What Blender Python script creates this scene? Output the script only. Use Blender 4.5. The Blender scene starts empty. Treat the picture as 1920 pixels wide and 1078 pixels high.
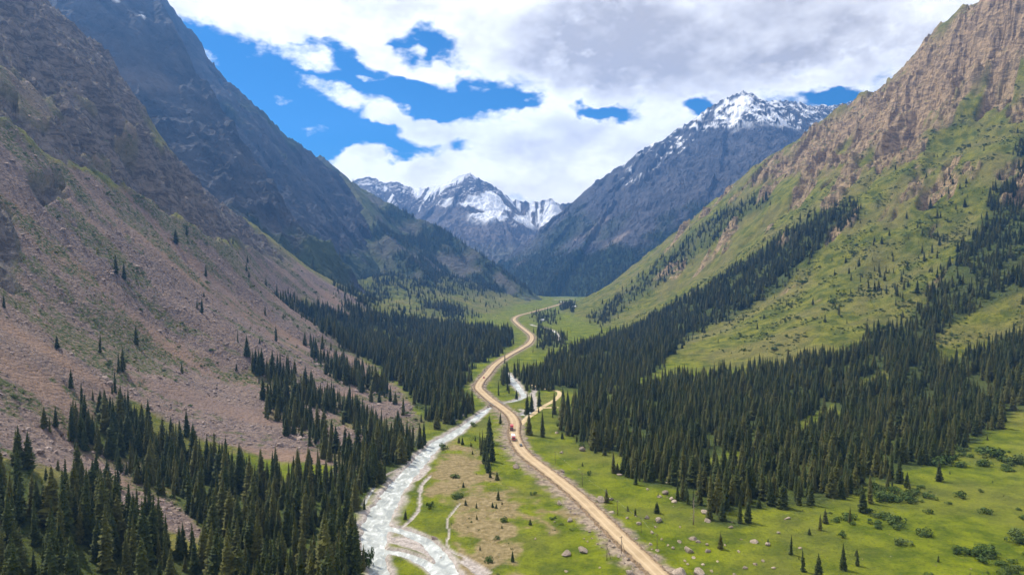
import bpy, math, random
import numpy as np
from mathutils import Vector, Matrix

random.seed(7)
RNG = np.random.default_rng(11)
scene = bpy.context.scene
COL = scene.collection
F32 = np.float32

# ------------------------------------------------------------------ camera
CAM_H = 130.0                    # drone height above the valley floor (m)
FOC = 1297.0                     # focal length in photo pixels (1920 wide)
PITCH = math.atan((539.0 - 500.0) / FOC)
cam_d = bpy.data.cameras.new('camera')
cam_d.sensor_width = 36.0
cam_d.lens = 36.0 * FOC / 1920.0
cam_d.clip_start = 1.0
cam_d.clip_end = 60000.0
cam = bpy.data.objects.new('camera', cam_d)
COL.objects.link(cam)
cam.location = (0, 0, CAM_H)
cam.rotation_euler = (math.pi / 2 - PITCH, 0, 0)
scene.camera = cam
CP, SP = math.cos(PITCH), math.sin(PITCH)


def ray(px, py):
    """bearing of a photo pixel as a world direction with forward part 1"""
    a = (np.asarray(px, float) - 960.0) / FOC
    b = (539.0 - np.asarray(py, float)) / FOC
    return a, CP + b * SP, -SP + b * CP


def at_depth(px, py, Y):
    a, f, u = ray(px, py)
    k = np.asarray(Y, float) / f
    return a * k, np.asarray(Y, float), CAM_H + u * k


def project(x, y, z):
    dz = z - CAM_H
    f = np.maximum(y * CP - dz * SP, 1.0)
    return 960.0 + FOC * x / f, 539.0 - FOC * (y * SP + dz * CP) / f


# ------------------------------------------------------------------ light
SUN_EL = math.radians(55.0)
SUN_AZ_FWD = math.radians(35.0)          # towards the far end, from the left
SUN_DIR = Vector((-math.cos(SUN_AZ_FWD) * math.cos(SUN_EL),
                  math.sin(SUN_AZ_FWD) * math.cos(SUN_EL), math.sin(SUN_EL)))
sun_d = bpy.data.lights.new('sun', 'SUN')
sun_d.energy = 5.0
sun_d.angle = math.radians(0.53)
sun_d.color = (1.0, 0.94, 0.82)
sun = bpy.data.objects.new('sun', sun_d)
COL.objects.link(sun)
sun.rotation_euler = SUN_DIR.to_track_quat('Z', 'Y').to_euler()
sun.location = (-300, 200, 900)

scene.view_settings.view_transform = 'Standard'
scene.view_settings.look = 'None'
scene.view_settings.gamma = 1.0
scene.view_settings.exposure = 0.42
scene.view_settings.use_curve_mapping = False
scene.cycles.use_denoising = True
scene.cycles.use_adaptive_sampling = True
scene.cycles.adaptive_threshold = 0.025
scene.cycles.adaptive_min_samples = 10
scene.cycles.max_bounces = 4
scene.cycles.diffuse_bounces = 2
scene.cycles.glossy_bounces = 2
scene.cycles.transparent_max_bounces = 4
scene.cycles.volume_bounces = 0


# ------------------------------------------------------------------ node helper
class NT:
    def __init__(s, tree):
        s.t = tree
        s.t.nodes.clear()

    def n(s, kind, ins=None, **props):
        nd = s.t.nodes.new(kind)
        for k, v in props.items():
            setattr(nd, k, v)
        for k, v in (ins or {}).items():
            sk = nd.inputs[k]
            if hasattr(v, 'is_linked') or isinstance(v, bpy.types.NodeSocket):
                s.t.links.new(v, sk)
            else:
                sk.default_value = v
        return nd

    def math(s, op, a, b=0.0, c=0.0, clamp=False):
        nd = s.n('ShaderNodeMath', {0: a, 1: b, 2: c}, operation=op, use_clamp=clamp)
        return nd.outputs[0]

    def noise(s, vec, scale, detail=5.0, rough=0.55, dist=0.0, col=False):
        nd = s.n('ShaderNodeTexNoise', {'Vector': vec, 'Scale': scale, 'Detail': detail,
                                        'Roughness': rough, 'Distortion': dist})
        return nd.outputs['Color' if col else 'Fac']

    def mix(s, fac, a, b):
        nd = s.n('ShaderNodeMix', data_type='RGBA')
        for sk, v in ((nd.inputs[0], fac), (nd.inputs[6], a), (nd.inputs[7], b)):
            if isinstance(v, bpy.types.NodeSocket):
                s.t.links.new(v, sk)
            else:
                sk.default_value = v if not isinstance(v, tuple) else (*v, 1.0)[:4]
        return nd.outputs[2]

    def rng(s, v, a, b, c=0.0, d=1.0, smooth=True):
        nd = s.n('ShaderNodeMapRange', {0: v, 1: a, 2: b, 3: c, 4: d},
                 interpolation_type='SMOOTHSTEP' if smooth else 'LINEAR')
        return nd.outputs[0]

    def attr(s, name):
        return s.n('ShaderNodeAttribute', attribute_name=name).outputs['Fac']


# ------------------------------------------------------------------ sky
def build_world():
    w = bpy.data.worlds.new('World')
    scene.world = w
    w.use_nodes = True
    g = NT(w.node_tree)
    sky = g.n('ShaderNodeTexSky', sky_type='NISHITA', sun_disc=False)
    sky.sun_elevation = SUN_EL
    sky.sun_rotation = math.atan2(SUN_DIR.x, SUN_DIR.y)
    sky.altitude = 2600.0
    sky.air_density = 1.0
    sky.dust_density = 0.3
    sky.ozone_density = 3.0
    d = g.n('ShaderNodeTexCoord').outputs['Generated']
    sep = g.n('ShaderNodeSeparateXYZ', {0: d})
    az = g.math('ARCTAN2', sep.outputs[0], sep.outputs[1])
    el = g.math('ARCSINE', sep.outputs[2])
    flat = g.n('ShaderNodeVectorMath', {0: d, 1: (1, 1, 1.7)}, operation='MULTIPLY').outputs[0]
    # a little warp so that the cloud borders are billowy
    wn = g.noise(flat, 9.0, 4.0, 0.6, 0.0, col=True)
    wv = g.n('ShaderNodeVectorMath', {0: wn, 1: (0.5, 0.5, 0.5)}, operation='SUBTRACT').outputs[0]
    wv = g.n('ShaderNodeVectorMath', {0: wv, 3: 0.085}, operation='SCALE').outputs[0]
    ae = g.n('ShaderNodeCombineXYZ', {0: az, 1: el}).outputs[0]
    p = g.n('ShaderNodeVectorMath', {0: ae, 1: wv}, operation='ADD').outputs[0]

    def blob(px, py, rx, ry, rot):
        a, f, u = ray(px, py)
        A = math.atan2(a, f)
        E = math.atan2(u, math.hypot(a, f))
        mp = g.n('ShaderNodeMapping', {'Vector': p, 'Location': (A, E, 0),
                                       'Rotation': (0, 0, math.radians(-rot)),
                                       'Scale': (rx / FOC, ry / FOC, 10.0)}, vector_type='TEXTURE')
        ln = g.n('ShaderNodeVectorMath', {0: mp.outputs[0]}, operation='LENGTH').outputs['Value']
        return g.rng(ln, 0.35, 1.45, 1.0, 0.0)

    def add(lst, start):
        acc = start
        for wgt, b in lst:
            acc = g.math('MULTIPLY_ADD', b, wgt, acc)
        return acc
    holes = [(-1.0, blob(470, 165, 120, 70, 28)), (-1.0, blob(620, 165, 150, 72, 8)), (-1.1, blob(550, 255, 120, 70, 22)),
             (-1.0, blob(830, 195, 170, 46, 6)), (-0.95, blob(780, 88, 62, 40, -10)), (-0.8, blob(950, 190, 60, 26, 0)),
             (-0.85, blob(1115, 213, 66, 17, 0)), (-0.9, blob(1300, 188, 36, 17, 0)), (-0.6, blob(885, 280, 36, 17, 0)),
             (-1.0, blob(680, 268, 130, 36, 6)), (-0.8, blob(1556, 187, 36, 15, 0)), (-0.7, blob(730, 298, 70, 18, 0))]
    puffs = [(1.15, blob(585, 116, 62, 26, 10)), (1.15, blob(635, 182, 104, 26, 14)), (1.05, blob(715, 222, 58, 28, 24)),
             (1.15, blob(760, 112, 72, 22, 12)), (1.1, blob(815, 142, 50, 30, 30)), (1.0, blob(670, 302, 66, 26, -6)),
             (0.9, blob(790, 318, 48, 26, 0)), (0.95, blob(800, 258, 74, 28, 0)), (0.9, blob(930, 232, 110, 26, -8)),
             (0.7, blob(1060, 300, 360, 80, 0)), (0.5, blob(760, 350, 200, 36, 0)), (0.85, blob(560, 22, 330, 44, 4)), (0.6, blob(1250, 80, 460, 100, 0)),
             (0.7, blob(392, 98, 42, 12, 20)), (0.8, blob(590, 252, 20, 9, 0)), (0.75, blob(520, 180, 26, 10, 15)), (0.7, blob(880, 170, 34, 10, 0)), (0.65, blob(700, 150, 26, 10, 10))]
    base = g.noise(flat, 2.6, 2.0, 0.5)
    base = g.math('MULTIPLY_ADD', base, 0.5, 0.47)
    hm, pm = 0.0, 0.0
    for wgt, b in holes:
        hm = g.math('MAXIMUM', g.math('MULTIPLY', b, min(-wgt, 1.0)), hm)
    for wgt, b in puffs:
        pm = g.math('MAXIMUM', g.math('MULTIPLY', b, wgt), pm)
    cov = g.math('ADD', g.math('MULTIPLY_ADD', hm, -1.25, base), pm)
    fine = g.noise(flat, 21.0, 8.0, 0.64)
    mid = g.noise(flat, 8.0, 4.0, 0.6)
    cov = g.math('MULTIPLY_ADD', g.math('SUBTRACT', fine, 0.5), 1.9, cov)
    cov = g.math('MULTIPLY_ADD', g.math('SUBTRACT', mid, 0.5), 1.15, cov)
    alpha = g.rng(cov, 0.22, 0.92)
    # relief: the same noise read a little towards the sun
    f2 = g.n('ShaderNodeVectorMath', {0: flat, 1: (SUN_DIR.x * 0.03, 0.0, 0.04)}, operation='ADD').outputs[0]
    rel = g.math('MULTIPLY', g.math('SUBTRACT', mid, g.noise(f2, 8.0, 4.0, 0.6)), 1.5)
    rel = g.math('MULTIPLY_ADD', g.math('SUBTRACT', fine, 0.5), -0.9, g.math('MULTIPLY', rel, -1.5))
    thick = g.rng(cov, 0.55, 1.35)
    grey_b = add([(0.75, blob(1400, 80, 420, 95, 0)), (0.5, blob(1130, 70, 150, 100, 0)), (0.35, blob(1640, 130, 220, 60, 0)),
                  (0.3, blob(760, 30, 220, 34, 0)), (0.18, blob(1000, 250, 260, 40, 0))], 0.0)
    greyn = g.noise(flat, 4.5, 4.0, 0.55)
    grey = g.math('MULTIPLY', thick, g.math('MULTIPLY_ADD', grey_b, 0.8, g.math('MULTIPLY_ADD', greyn, 0.7, -0.28)))
    grey = g.math('ADD', grey, g.math('MULTIPLY_ADD', rel, 0.75, 0.07), clamp=True)
    ccol = g.mix(grey, (1.0, 0.985, 0.955), (0.40, 0.375, 0.37))
    hs = g.n('ShaderNodeHueSaturation', {'Saturation': 1.55, 'Value': 0.9, 'Color': sky.outputs[0]}).outputs[0]
    bg_s = g.n('ShaderNodeBackground', {'Color': hs, 'Strength': 0.09})
    bg_c = g.n('ShaderNodeBackground', {'Color': ccol, 'Strength': 1.2})
    mx = g.n('ShaderNodeMixShader', {0: alpha, 1: bg_s.outputs[0], 2: bg_c.outputs[0]})
    out = g.n('ShaderNodeOutputWorld')
    w.node_tree.links.new(mx.outputs[0], out.inputs[0])
    w.cycles.sampling_method = 'MANUAL'
    w.cycles.sample_map_resolution = 512


build_world()


# ------------------------------------------------------------------ numpy noise
_ang = np.linspace(0, 2 * np.pi, 64, endpoint=False)
_GX, _GY = np.cos(_ang).astype(F32), np.sin(_ang).astype(F32)


def _hash(ix, iy, seed):
    h = (ix.astype(np.uint32) * np.uint32(374761393) + iy.astype(np.uint32) * np.uint32(668265263)
         + np.uint32((seed * 1442695041) & 0xffffffff))
    h = (h ^ (h >> np.uint32(13))) * np.uint32(1274126177)
    return (h ^ (h >> np.uint32(16))) & np.uint32(63)


def perlin(x, y, seed=0):
    xf, yf = np.floor(x), np.floor(y)
    ix, iy = xf.astype(np.int64), yf.astype(np.int64)
    fx, fy = (x - xf).astype(F32), (y - yf).astype(F32)
    u = fx * fx * fx * (fx * (fx * 6 - 15) + 10)
    v = fy * fy * fy * (fy * (fy * 6 - 15) + 10)

    def gr(dx, dy):
        h = _hash(ix + dx, iy + dy, seed)
        return _GX[h] * (fx - dx) + _GY[h] * (fy - dy)
    a, b, c, d = gr(0, 0), gr(1, 0), gr(0, 1), gr(1, 1)
    a = a + u * (b - a)
    c = c + u * (d - c)
    return (a + v * (c - a)) * 1.5


def fbm(x, y, wl, octv=4, seed=0, gain=0.5, lac=2.03):
    s, amp, f = 0.0, 1.0, 1.0 / wl
    for i in range(octv):
        s = s + amp * perlin(x * f, y * f, seed + i * 7)
        amp *= gain
        f *= lac
    return s


def ridged(x, y, wl, octv=4, seed=0, gain=0.5, lac=2.05):
    s, amp, f, tot = 0.0, 1.0, 1.0 / wl, 0.0
    for i in range(octv):
        n = 1.0 - np.abs(perlin(x * f, y * f, seed + i * 5)) * 1.6
        s = s + amp * n * n
        tot += amp
        amp *= gain
        f *= lac
    return s / tot


def sstep(a, b, v):
    t = np.clip((v - a) / (b - a), 0, 1)
    return t * t * (3 - 2 * t)


def poly_sd(px, py, poly):
    """signed distance (inside > 0) of points to a closed polygon"""
    P = np.asarray(poly, float)
    Q = np.roll(P, -1, 0)
    best = np.full(px.shape, 1e12)
    inside = np.zeros(px.shape, bool)
    for (ax, ay), (bx, by) in zip(P, Q):
        ex, ey = bx - ax, by - ay
        t = np.clip(((px - ax) * ex + (py - ay) * ey) / (ex * ex + ey * ey + 1e-9), 0, 1)
        d = (px - ax - t * ex) ** 2 + (py - ay - t * ey) ** 2
        best = np.minimum(best, d)
        if ay != by:
            inside ^= ((ay > py) != (by > py)) & (px < (bx - ax) * (py - ay) / (by - ay) + ax)
    s = np.sqrt(best)
    return np.where(inside, s, -s)


def smooth_line(pts, n=12):
    """Catmull-Rom through rows of pts"""
    P = np.asarray(pts, float)
    P = np.vstack([2 * P[0] - P[1], P, 2 * P[-1] - P[-2]])
    out = []
    for i in range(1, len(P) - 2):
        t = np.linspace(0, 1, n, endpoint=False)[:, None]
        a, b, c, d = P[i - 1], P[i], P[i + 1], P[i + 2]
        out.append(0.5 * (2 * b + (c - a) * t + (2 * a - 5 * b + 4 * c - d) * t ** 2 + (3 * b - a - 3 * c + d) * t ** 3))
    out.append(P[-2][None])
    return np.vstack(out)


def line_dist(x, y, L, vals=None):
    """distance to a polyline (and interpolated values there)"""
    best = np.full(x.shape, 1e12)
    val = np.zeros(x.shape + (vals.shape[1],)) if vals is not None else None
    for i in range(len(L) - 1):
        ax, ay = L[i, 0], L[i, 1]
        ex, ey = L[i + 1, 0] - ax, L[i + 1, 1] - ay
        t = np.clip(((x - ax) * ex + (y - ay) * ey) / (ex * ex + ey * ey + 1e-9), 0, 1)
        d = (x - ax - t * ex) ** 2 + (y - ay - t * ey) ** 2
        m = d < best
        best = np.where(m, d, best)
        if vals is not None:
            val[m] = vals[i] + t[m][:, None] * (vals[i + 1] - vals[i])
    return np.sqrt(best), val


# ------------------------------------------------------------------ near valley: control heights
# (photo column, photo row, distance) of points that were read off the photograph
CTRL_PX = [
    # left slope
    (0, 500, 520), (0, 255, 640), (0, 100, 740), (100, 15, 950), (240, 165, 1080), (285, 265, 1170), (360, 325, 1280),
    (450, 395, 1440), (560, 510, 1700), (630, 565, 1880), (200, 400, 720), (0, 640, 430), (0, 800, 340), (0, 1000, 262),
    (0, 1078, 238), (300, 600, 640), (400, 500, 860), (450, 620, 700), (600, 620, 1080), (520, 560, 1150), (500, 740, 600),
    (400, 800, 490), (300, 880, 410), (200, 1000, 300), (150, 700, 480), (150, 850, 370), (300, 400, 850), (100, 500, 560),
    (450, 450, 1180), (200, 200, 880), (330, 480, 800), (700, 650, 1080), (560, 650, 840), (100, 150, 830),
    (860, 588, 1760), (820, 562, 1930), (900, 562, 2230), (760, 540, 2050), (850, 532, 2330), (700, 518, 2150), (935, 552, 2480), (780, 575, 1800),
    (600, 850, 475), (500, 900, 410), (350, 1000, 318), (660, 780, 595), (640, 700, 800),
    # right slope
    (1285, 630, 1120), (1350, 378, 2250), (1500, 700, 760), (1500, 600, 950), (1500, 450, 1250), (1500, 320, 1650),
    (1700, 110, 1750), (1700, 300, 1330), (1700, 500, 1000), (1700, 700, 700), (1900, 640, 760), (1900, 420, 1020),
    (1900, 200, 1310), (1830, -15, 1580), (1900, -90, 1530), (1760, 45, 1680), (1580, 200, 1950), (1430, 305, 2120), (1290, 435, 2350), (1200, 503, 2430),
    (1130, 553, 2480), (1350, 520, 1350), (1250, 560, 1600), (1150, 600, 1560), (1400, 600, 1080), (1300, 480, 1750),
    (1600, 250, 1680), (1920, 60, 1420), (1700, 600, 840), (1800, 550, 890), (1800, 320, 1200), (1600, 420, 1200),
    (1200, 620, 1330), (1400, 700, 810),
    (1640, 800, 560), (1820, 800, 545), (1900, 900, 430), (1900, 780, 570),
]
CTRL_XY = [
    # off the frame
    (-300, 190, 85), (-420, 300, 170), (-560, 420, 300), (-760, 600, 520), (-900, 900, 640), (-350, 60, 130), (-200, 100, 30),
    (-700, 200, 440), (-1100, 1100, 720), (-820, 1300, 420), (-800, 1600, 300), (-760, 1900, 180), (-700, 2200, 60),
    (-1200, 1500, 560), (-1400, 2000, 400), (-1000, 2500, 160), (-500, 2500, 130), (-200, 2650, 90), (-1800, 2700, 300), (-1500, 600, 900), (-1900, 1400, 900),
    (300, 150, 2), (450, 250, 12), (600, 400, 45), (820, 620, 170), (1050, 900, 350), (1350, 1150, 620), (1500, 1500, 850),
    (1200, 1850, 640), (1100, 2150, 450), (900, 2450, 250), (700, 2650, 110), (1600, 2200, 600), (1300, 2700, 300), (500, 2700, 40),
    (900, 300, 180), (1300, 500, 450), (1900, 900, 900), (2400, 1800, 900), (2600, 2700, 500), (1500, 100, 500), (600, 100, 20),
]
FLOOR_XY = [
    (-90, 300), (-75, 400), (-70, 500), (-60, 600), (-70, 700), (-70, 850), (-60, 1000), (-30, 1200), (0, 1400), (20, 1600),
    (0, 200), (60, 300), (0, 300), (150, 300), (220, 400), (60, 450), (0, 500), (140, 480), (110, 600), (30, 700), (30, 600),
    (80, 850), (60, 1000), (70, 1200), (90, 1400), (120, 1600), (140, 1800), (150, 2050), (190, 2300), (60, 1900), (-60, 1800),
    (-120, 1650), (40, 2250), (100, 2700), (300, 2800), (-150, 1300), (-160, 1500),
    (-60, 100), (100, 100), (-130, 1000),
]
_cx, _cy, _cz = at_depth(*np.array(CTRL_PX, float).T)
C = [(a, b, max(c, 0.0)) for a, b, c in zip(_cx, _cy, _cz)] + CTRL_XY + [(a, b, 0.0) for a, b in FLOOR_XY]
C = np.array(C, float)
RB_C = 45.0


def _phi(d2):
    return np.sqrt(d2 + RB_C * RB_C)


_d2 = (C[:, None, 0] - C[None, :, 0]) ** 2 + (C[:, None, 1] - C[None, :, 1]) ** 2
_A = -_phi(_d2) + np.eye(len(C)) * 10.0
_n = len(C)
_M = np.zeros((_n + 3, _n + 3))
_M[:_n, :_n] = _A
_M[:_n, _n] = 1
_M[:_n, _n + 1:] = C[:, :2] / 1000.0
_M[_n:, :_n] = _M[:_n, _n:].T
_W = np.linalg.solve(_M, np.r_[C[:, 2], 0, 0, 0])


def base_height(x, y):
    """smooth valley through the control heights"""
    shp = x.shape
    x, y = x.ravel(), y.ravel()
    out = np.empty(x.size)
    for s in range(0, x.size, 40000):
        e = min(s + 40000, x.size)
        xs, ys = x[s:e].astype(F32), y[s:e].astype(F32)
        d2 = (xs[:, None] - C[None, :, 0].astype(F32)) ** 2 + (ys[:, None] - C[None, :, 1].astype(F32)) ** 2
        out[s:e] = -np.sqrt(d2 + F32(RB_C ** 2)) @ _W[:_n].astype(F32) + _W[_n] + xs / 1000 * _W[_n + 1] + ys / 1000 * _W[_n + 2]
    z = out.reshape(shp)
    return np.where(z > 0, z, 0.0) + 0.0


def floor_at(px, py, z=0.0):
    """photo pixel to the flat valley floor"""
    a, f, u = ray(px, py)
    k = (z - CAM_H) / u
    return a * k, f * k


# road centre line, river channels (photo pixels on the floor -> metres)
ROAD_PX = [(1262, 1110), (1222, 1070), (1150, 1000), (1085, 936), (1027, 889), (986, 857), (970, 835), (964, 815), (965, 797), (958, 782),
           (942, 768), (921, 753), (905, 739), (897, 729), (902, 717), (914, 703), (928, 686), (952, 669), (977, 655), (993, 644),
           (997, 632), (986, 621), (971, 609), (964, 600), (972, 593), (990, 588), (1016, 581), (1044, 573), (1062, 567)]
_rx, _ry = floor_at(*np.array(ROAD_PX, float).T)
ROAD = smooth_line(np.c_[_rx, _ry], 10)
TRACK_PX = [[(976, 797), (988, 785), (1003, 775), (1020, 762), (1038, 752), (1049, 741), (1046, 734), (1032, 731), (1014, 728), (996, 722)],
            [(1014, 766), (1030, 765), (1046, 764)]]
TRACKS = [smooth_line(np.c_[floor_at(*np.array(t, float).T)], 8) for t in TRACK_PX]
# channel: (px, py, width in px)
RIVER_PX = [
    [(718, 1120, 45), (712, 1078, 42), (704, 1045, 48), (702, 1000, 58), (712, 965, 58), (729, 935, 50), (750, 905, 42), (772, 880, 36), (795, 855, 34),
     (820, 830, 30), (845, 817, 28), (868, 801, 22), (890, 786, 20), (908, 772, 16), (922, 763, 13), (944, 756, 11), (966, 751, 12), (982, 743, 13),
     (977, 733, 14), (968, 722, 17), (958, 710, 17), (950, 700, 14)],
    [(705, 984, 20), (735, 991, 26), (770, 1000, 26), (800, 1014, 28), (822, 1036, 34), (838, 1062, 38), (850, 1090, 44), (862, 1130, 46)],
    [(700, 1032, 26), (735, 1034, 26), (765, 1040, 26), (795, 1053, 30), (820, 1072, 32), (838, 1090, 36)],
    [(752, 880, 6), (727, 890, 5), (708, 900, 5), (700, 916, 6), (688, 935, 6), (682, 948, 6)],
    [(770, 885, 9), (763, 898, 9), (758, 912, 8)],
    [(996, 770, 14), (982, 777, 18), (966, 777, 16), (958, 772, 8)],
    [(995, 608, 5), (1003, 611, 5), (1020, 614, 5), (1037, 620, 5), (1047, 629, 4), (1049, 640, 4)],
    [(1052, 565, 6), (1064, 569, 7), (1074, 567, 7), (1080, 572, 5)],
]
DRY_PX = [[(806, 893, 10), (790, 912, 10), (787, 935, 9), (785, 955, 10), (770, 975, 10), (752, 990, 11), (742, 996, 9)],
          [(862, 945, 6), (850, 960, 6), (838, 978, 5), (842, 1000, 6), (838, 1020, 6), (850, 1035, 8), (880, 1050, 10), (920, 1075, 10)],
          [(792, 878, 44), (772, 896, 46), (752, 913, 24)], [(732, 1011, 46), (762, 1016, 60), (788, 1026, 46), (806, 1040, 20)], [(830, 1045, 20), (850, 1080, 26)],
          [(1010, 722, 14), (1000, 738, 14), (1004, 756, 12), (996, 772, 18), (975, 768, 12)], [(1003, 726, 14), (1030, 731, 9)],
          [(850, 790, 8), (880, 770, 8)], [(990, 780, 9), (975, 795, 9)], [(1040, 562, 10), (1075, 560, 10)],
          [(870, 1052, 22), (905, 1078, 30)]]


def channels(src):
    out = []
    for ch in src:
        a = np.array(ch, float)
        X, Y = floor_at(a[:, 0], a[:, 1])
        out.append(smooth_line(np.c_[X, Y, a[:, 2] * Y / FOC * 0.41], 8))
    return out


RIVERS, DRYS = channels(RIVER_PX), channels(DRY_PX)
WATER_Z = -0.55


def channel_field(x, y, chans):
    """min over channels of distance / half width"""
    best = np.full(x.shape, 50.0)
    for L in chans:
        pad = L[:, 2].max() * 4 + 6
        m = (x > L[:, 0].min() - pad) & (x < L[:, 0].max() + pad) & (y > L[:, 1].min() - pad) & (y < L[:, 1].max() + pad)
        if not m.any():
            continue
        d, v = line_dist(x[m], y[m], L, L[:, 2:3])
        best[m] = np.minimum(best[m], d / np.maximum(v[:, 0], 0.6))
    return best


# material zones, as outlines in the photograph carried onto the ground below
Z_ROCK_L = [(-900, -700), (110, -60), (165, 60), (255, 165), (295, 262), (365, 322), (425, 367), (480, 425), (540, 490), (500, 478), (430, 446),
            (385, 436), (330, 405), (250, 345), (180, 312), (110, 290), (60, 250), (20, 215), (-900, 60)]
Z_ROCK_L2 = [(-500, 330), (12, 372), (26, 450), (20, 530), (-500, 560)]
Z_ROCK_L3 = [(60, 330), (100, 320), (115, 355), (80, 372)]
Z_ROCK_R = [(1400, 330), (1480, 250), (1580, 180), (1700, 80), (1830, -40), (2900, -900), (2900, 60), (1920, 130), (1880, 185), (1810, 238),
            (1740, 262), (1690, 300), (1640, 300), (1590, 330), (1540, 350), (1480, 345), (1420, 365)]
Z_SCREE = [(-900, 100), (20, 225), (60, 262), (110, 300), (180, 322), (250, 352), (330, 412), (400, 445), (470, 480), (540, 525), (640, 580), (560, 560),
           (640, 650), (740, 720), (800, 790), (760, 840), (690, 880), (640, 880), (520, 870), (430, 850), (300, 780), (200, 750), (160, 800), (300, 900),
           (400, 1010), (360, 1020), (240, 960), (130, 880), (0, 860), (-900, 900)]
Z_SCREE2 = [(470, 425), (560, 490), (640, 545), (720, 600), (640, 605), (540, 545), (440, 480)]
Z_PALE = [[(40, 145), (98, 158), (110, 205), (62, 218), (44, 190)], [(135, 160), (185, 178), (200, 210), (150, 190)], [(205, 215), (250, 235), (255, 262), (215, 245)], [(160, 265), (215, 290), (205, 305)], [(0, 110), (25, 120), (30, 150), (0, 150)]]
Z_DRY = [(820, 838), (880, 842), (905, 870), (935, 895), (945, 925), (1000, 945), (1030, 975), (1040, 1000), (1010, 1015), (985, 1025), (965, 1060), (1010, 1120), (850, 1120),
         (840, 1050), (850, 1010), (838, 985), (862, 950), (835, 935), (805, 905), (812, 860)]
Z_DRY2 = [(1030, 950), (1070, 945), (1080, 965), (1045, 970)]


def zones(x, y, z):
    """material weights and relief weights from the smooth height"""
    px, py = project(x, y, z)
    n1 = fbm(x, y, 60, 4, 31) * 18 * np.clip(500 / np.maximum(y, 100), 0.3, 2)
    n2 = fbm(x, y, 18, 3, 32) * 9 * np.clip(500 / np.maximum(y, 100), 0.3, 2)
    q = n1 + n2
    Z = {}
    right = x > 60
    rl = np.maximum.reduce([sstep(-8, 8, poly_sd(px, py, P) + q) for P in (Z_ROCK_L, Z_ROCK_L2, Z_ROCK_L3)])
    rr = sstep(-10, 10, poly_sd(px, py, Z_ROCK_R) + q * 2.2 - 20)
    rr = rr * sstep(-0.42, -0.12, fbm(-0.42 * x + 0.91 * y, 0.4 * (0.91 * x + 0.42 * y), 120, 4, 36) + 0.38 * sstep(330, 560, z))
    # outcrops on the grassy right slope, along the strata
    s1 = x * 0.72 + y * -0.69
    t1 = x * 0.69 + y * 0.72
    out = sstep(0.30, 0.55, fbm(t1 * 0.5, s1 * 1.4, 90, 4, 77) + np.clip((z - 230) / 500, -0.6, 0.4)) * (z > 60)
    rock = np.where(right, np.maximum(rr, out * 0.9), rl)
    pale = np.maximum.reduce([sstep(-7, 5, poly_sd(px, py, P) + q * 1.2) for P in Z_PALE]) * (~right) * 0.9
    rl = rl * (1 - pale)
    rock = np.where(right, rock, rl)
    Z['rock'] = rock
    sc = np.maximum(sstep(-7, 7, np.maximum(poly_sd(px, py, Z_SCREE), poly_sd(px, py, Z_SCREE2)) + q * 0.8) * (~right), pale)
    Z['scree'] = sc * (1 - rl)
    # green patches run down the scree in streaks
    tl = x * -0.24 + y * 0.97
    sl = x * 0.97 + y * 0.24
    g = fbm(tl, sl * 0.33, 40, 4, 51) + 0.4 * fbm(x, y, 9, 2, 52)
    bias = -0.04 + 0.42 * sstep(90, 180, z) * sstep(500, 900, y) + 0.22 * sstep(200, 60, px) * sstep(640, 480, py)
    Z['patch'] = np.where(right, 0, sstep(0.12, 0.4, g + bias)) * Z['scree']
    Z['tone'] = np.clip(0.42 + 1.1 * fbm(tl, sl * 0.16, 46, 4, 58), 0, 1)
    dry = sstep(-6, 10, np.maximum(poly_sd(px, py, Z_DRY), poly_sd(px, py, Z_DRY2)) + q * 1.3)
    dry = np.maximum(dry, 0) * (z < 6) * sstep(-0.32, 0.12, fbm(x, y, 24, 4, 61) + 0.14)
    Z['dry'] = dry
    Z['lush'] = sstep(8, 1.0, z)
    return Z, px, py


def drop_base(pts):
    pts = np.array(pts, float)
    a, f, u = ray(pts[:, 0], pts[:, 1])
    T = np.geomspace(200, 2700, 400)
    zb = base_height(a[:, None] * T / f[:, None], np.repeat(T[None], len(a), 0))
    hit = (CAM_H + u[:, None] * T / f[:, None]) < zb
    k = np.where(hit.any(1), hit.argmax(1), 399)
    return np.c_[a * T[k] / f, T[k]]


RAVINES = [(42, 38, smooth_line(drop_base(p), 6)) for p in (
    [(1775, 70), (1735, 150), (1705, 235), (1650, 320), (1580, 400), (1500, 470)],
    [(1880, 70), (1855, 165), (1800, 245), (1750, 330), (1680, 420)])] + [(26, 30, smooth_line(drop_base(p), 6)) for p in (
    [(1600, 215), (1568, 270), (1510, 345), (1440, 420), (1360, 490)], [(1500, 285), (1450, 345), (1380, 410), (1290, 490)],
    [(1830, 40), (1800, 120), (1770, 190)], [(1660, 150), (1635, 210), (1590, 290)],
    [(120, 90), (190, 190), (250, 290), (300, 370)], [(40, 60), (90, 160), (150, 250), (200, 320)], [(300, 290), (350, 350), (400, 420)])]


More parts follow.
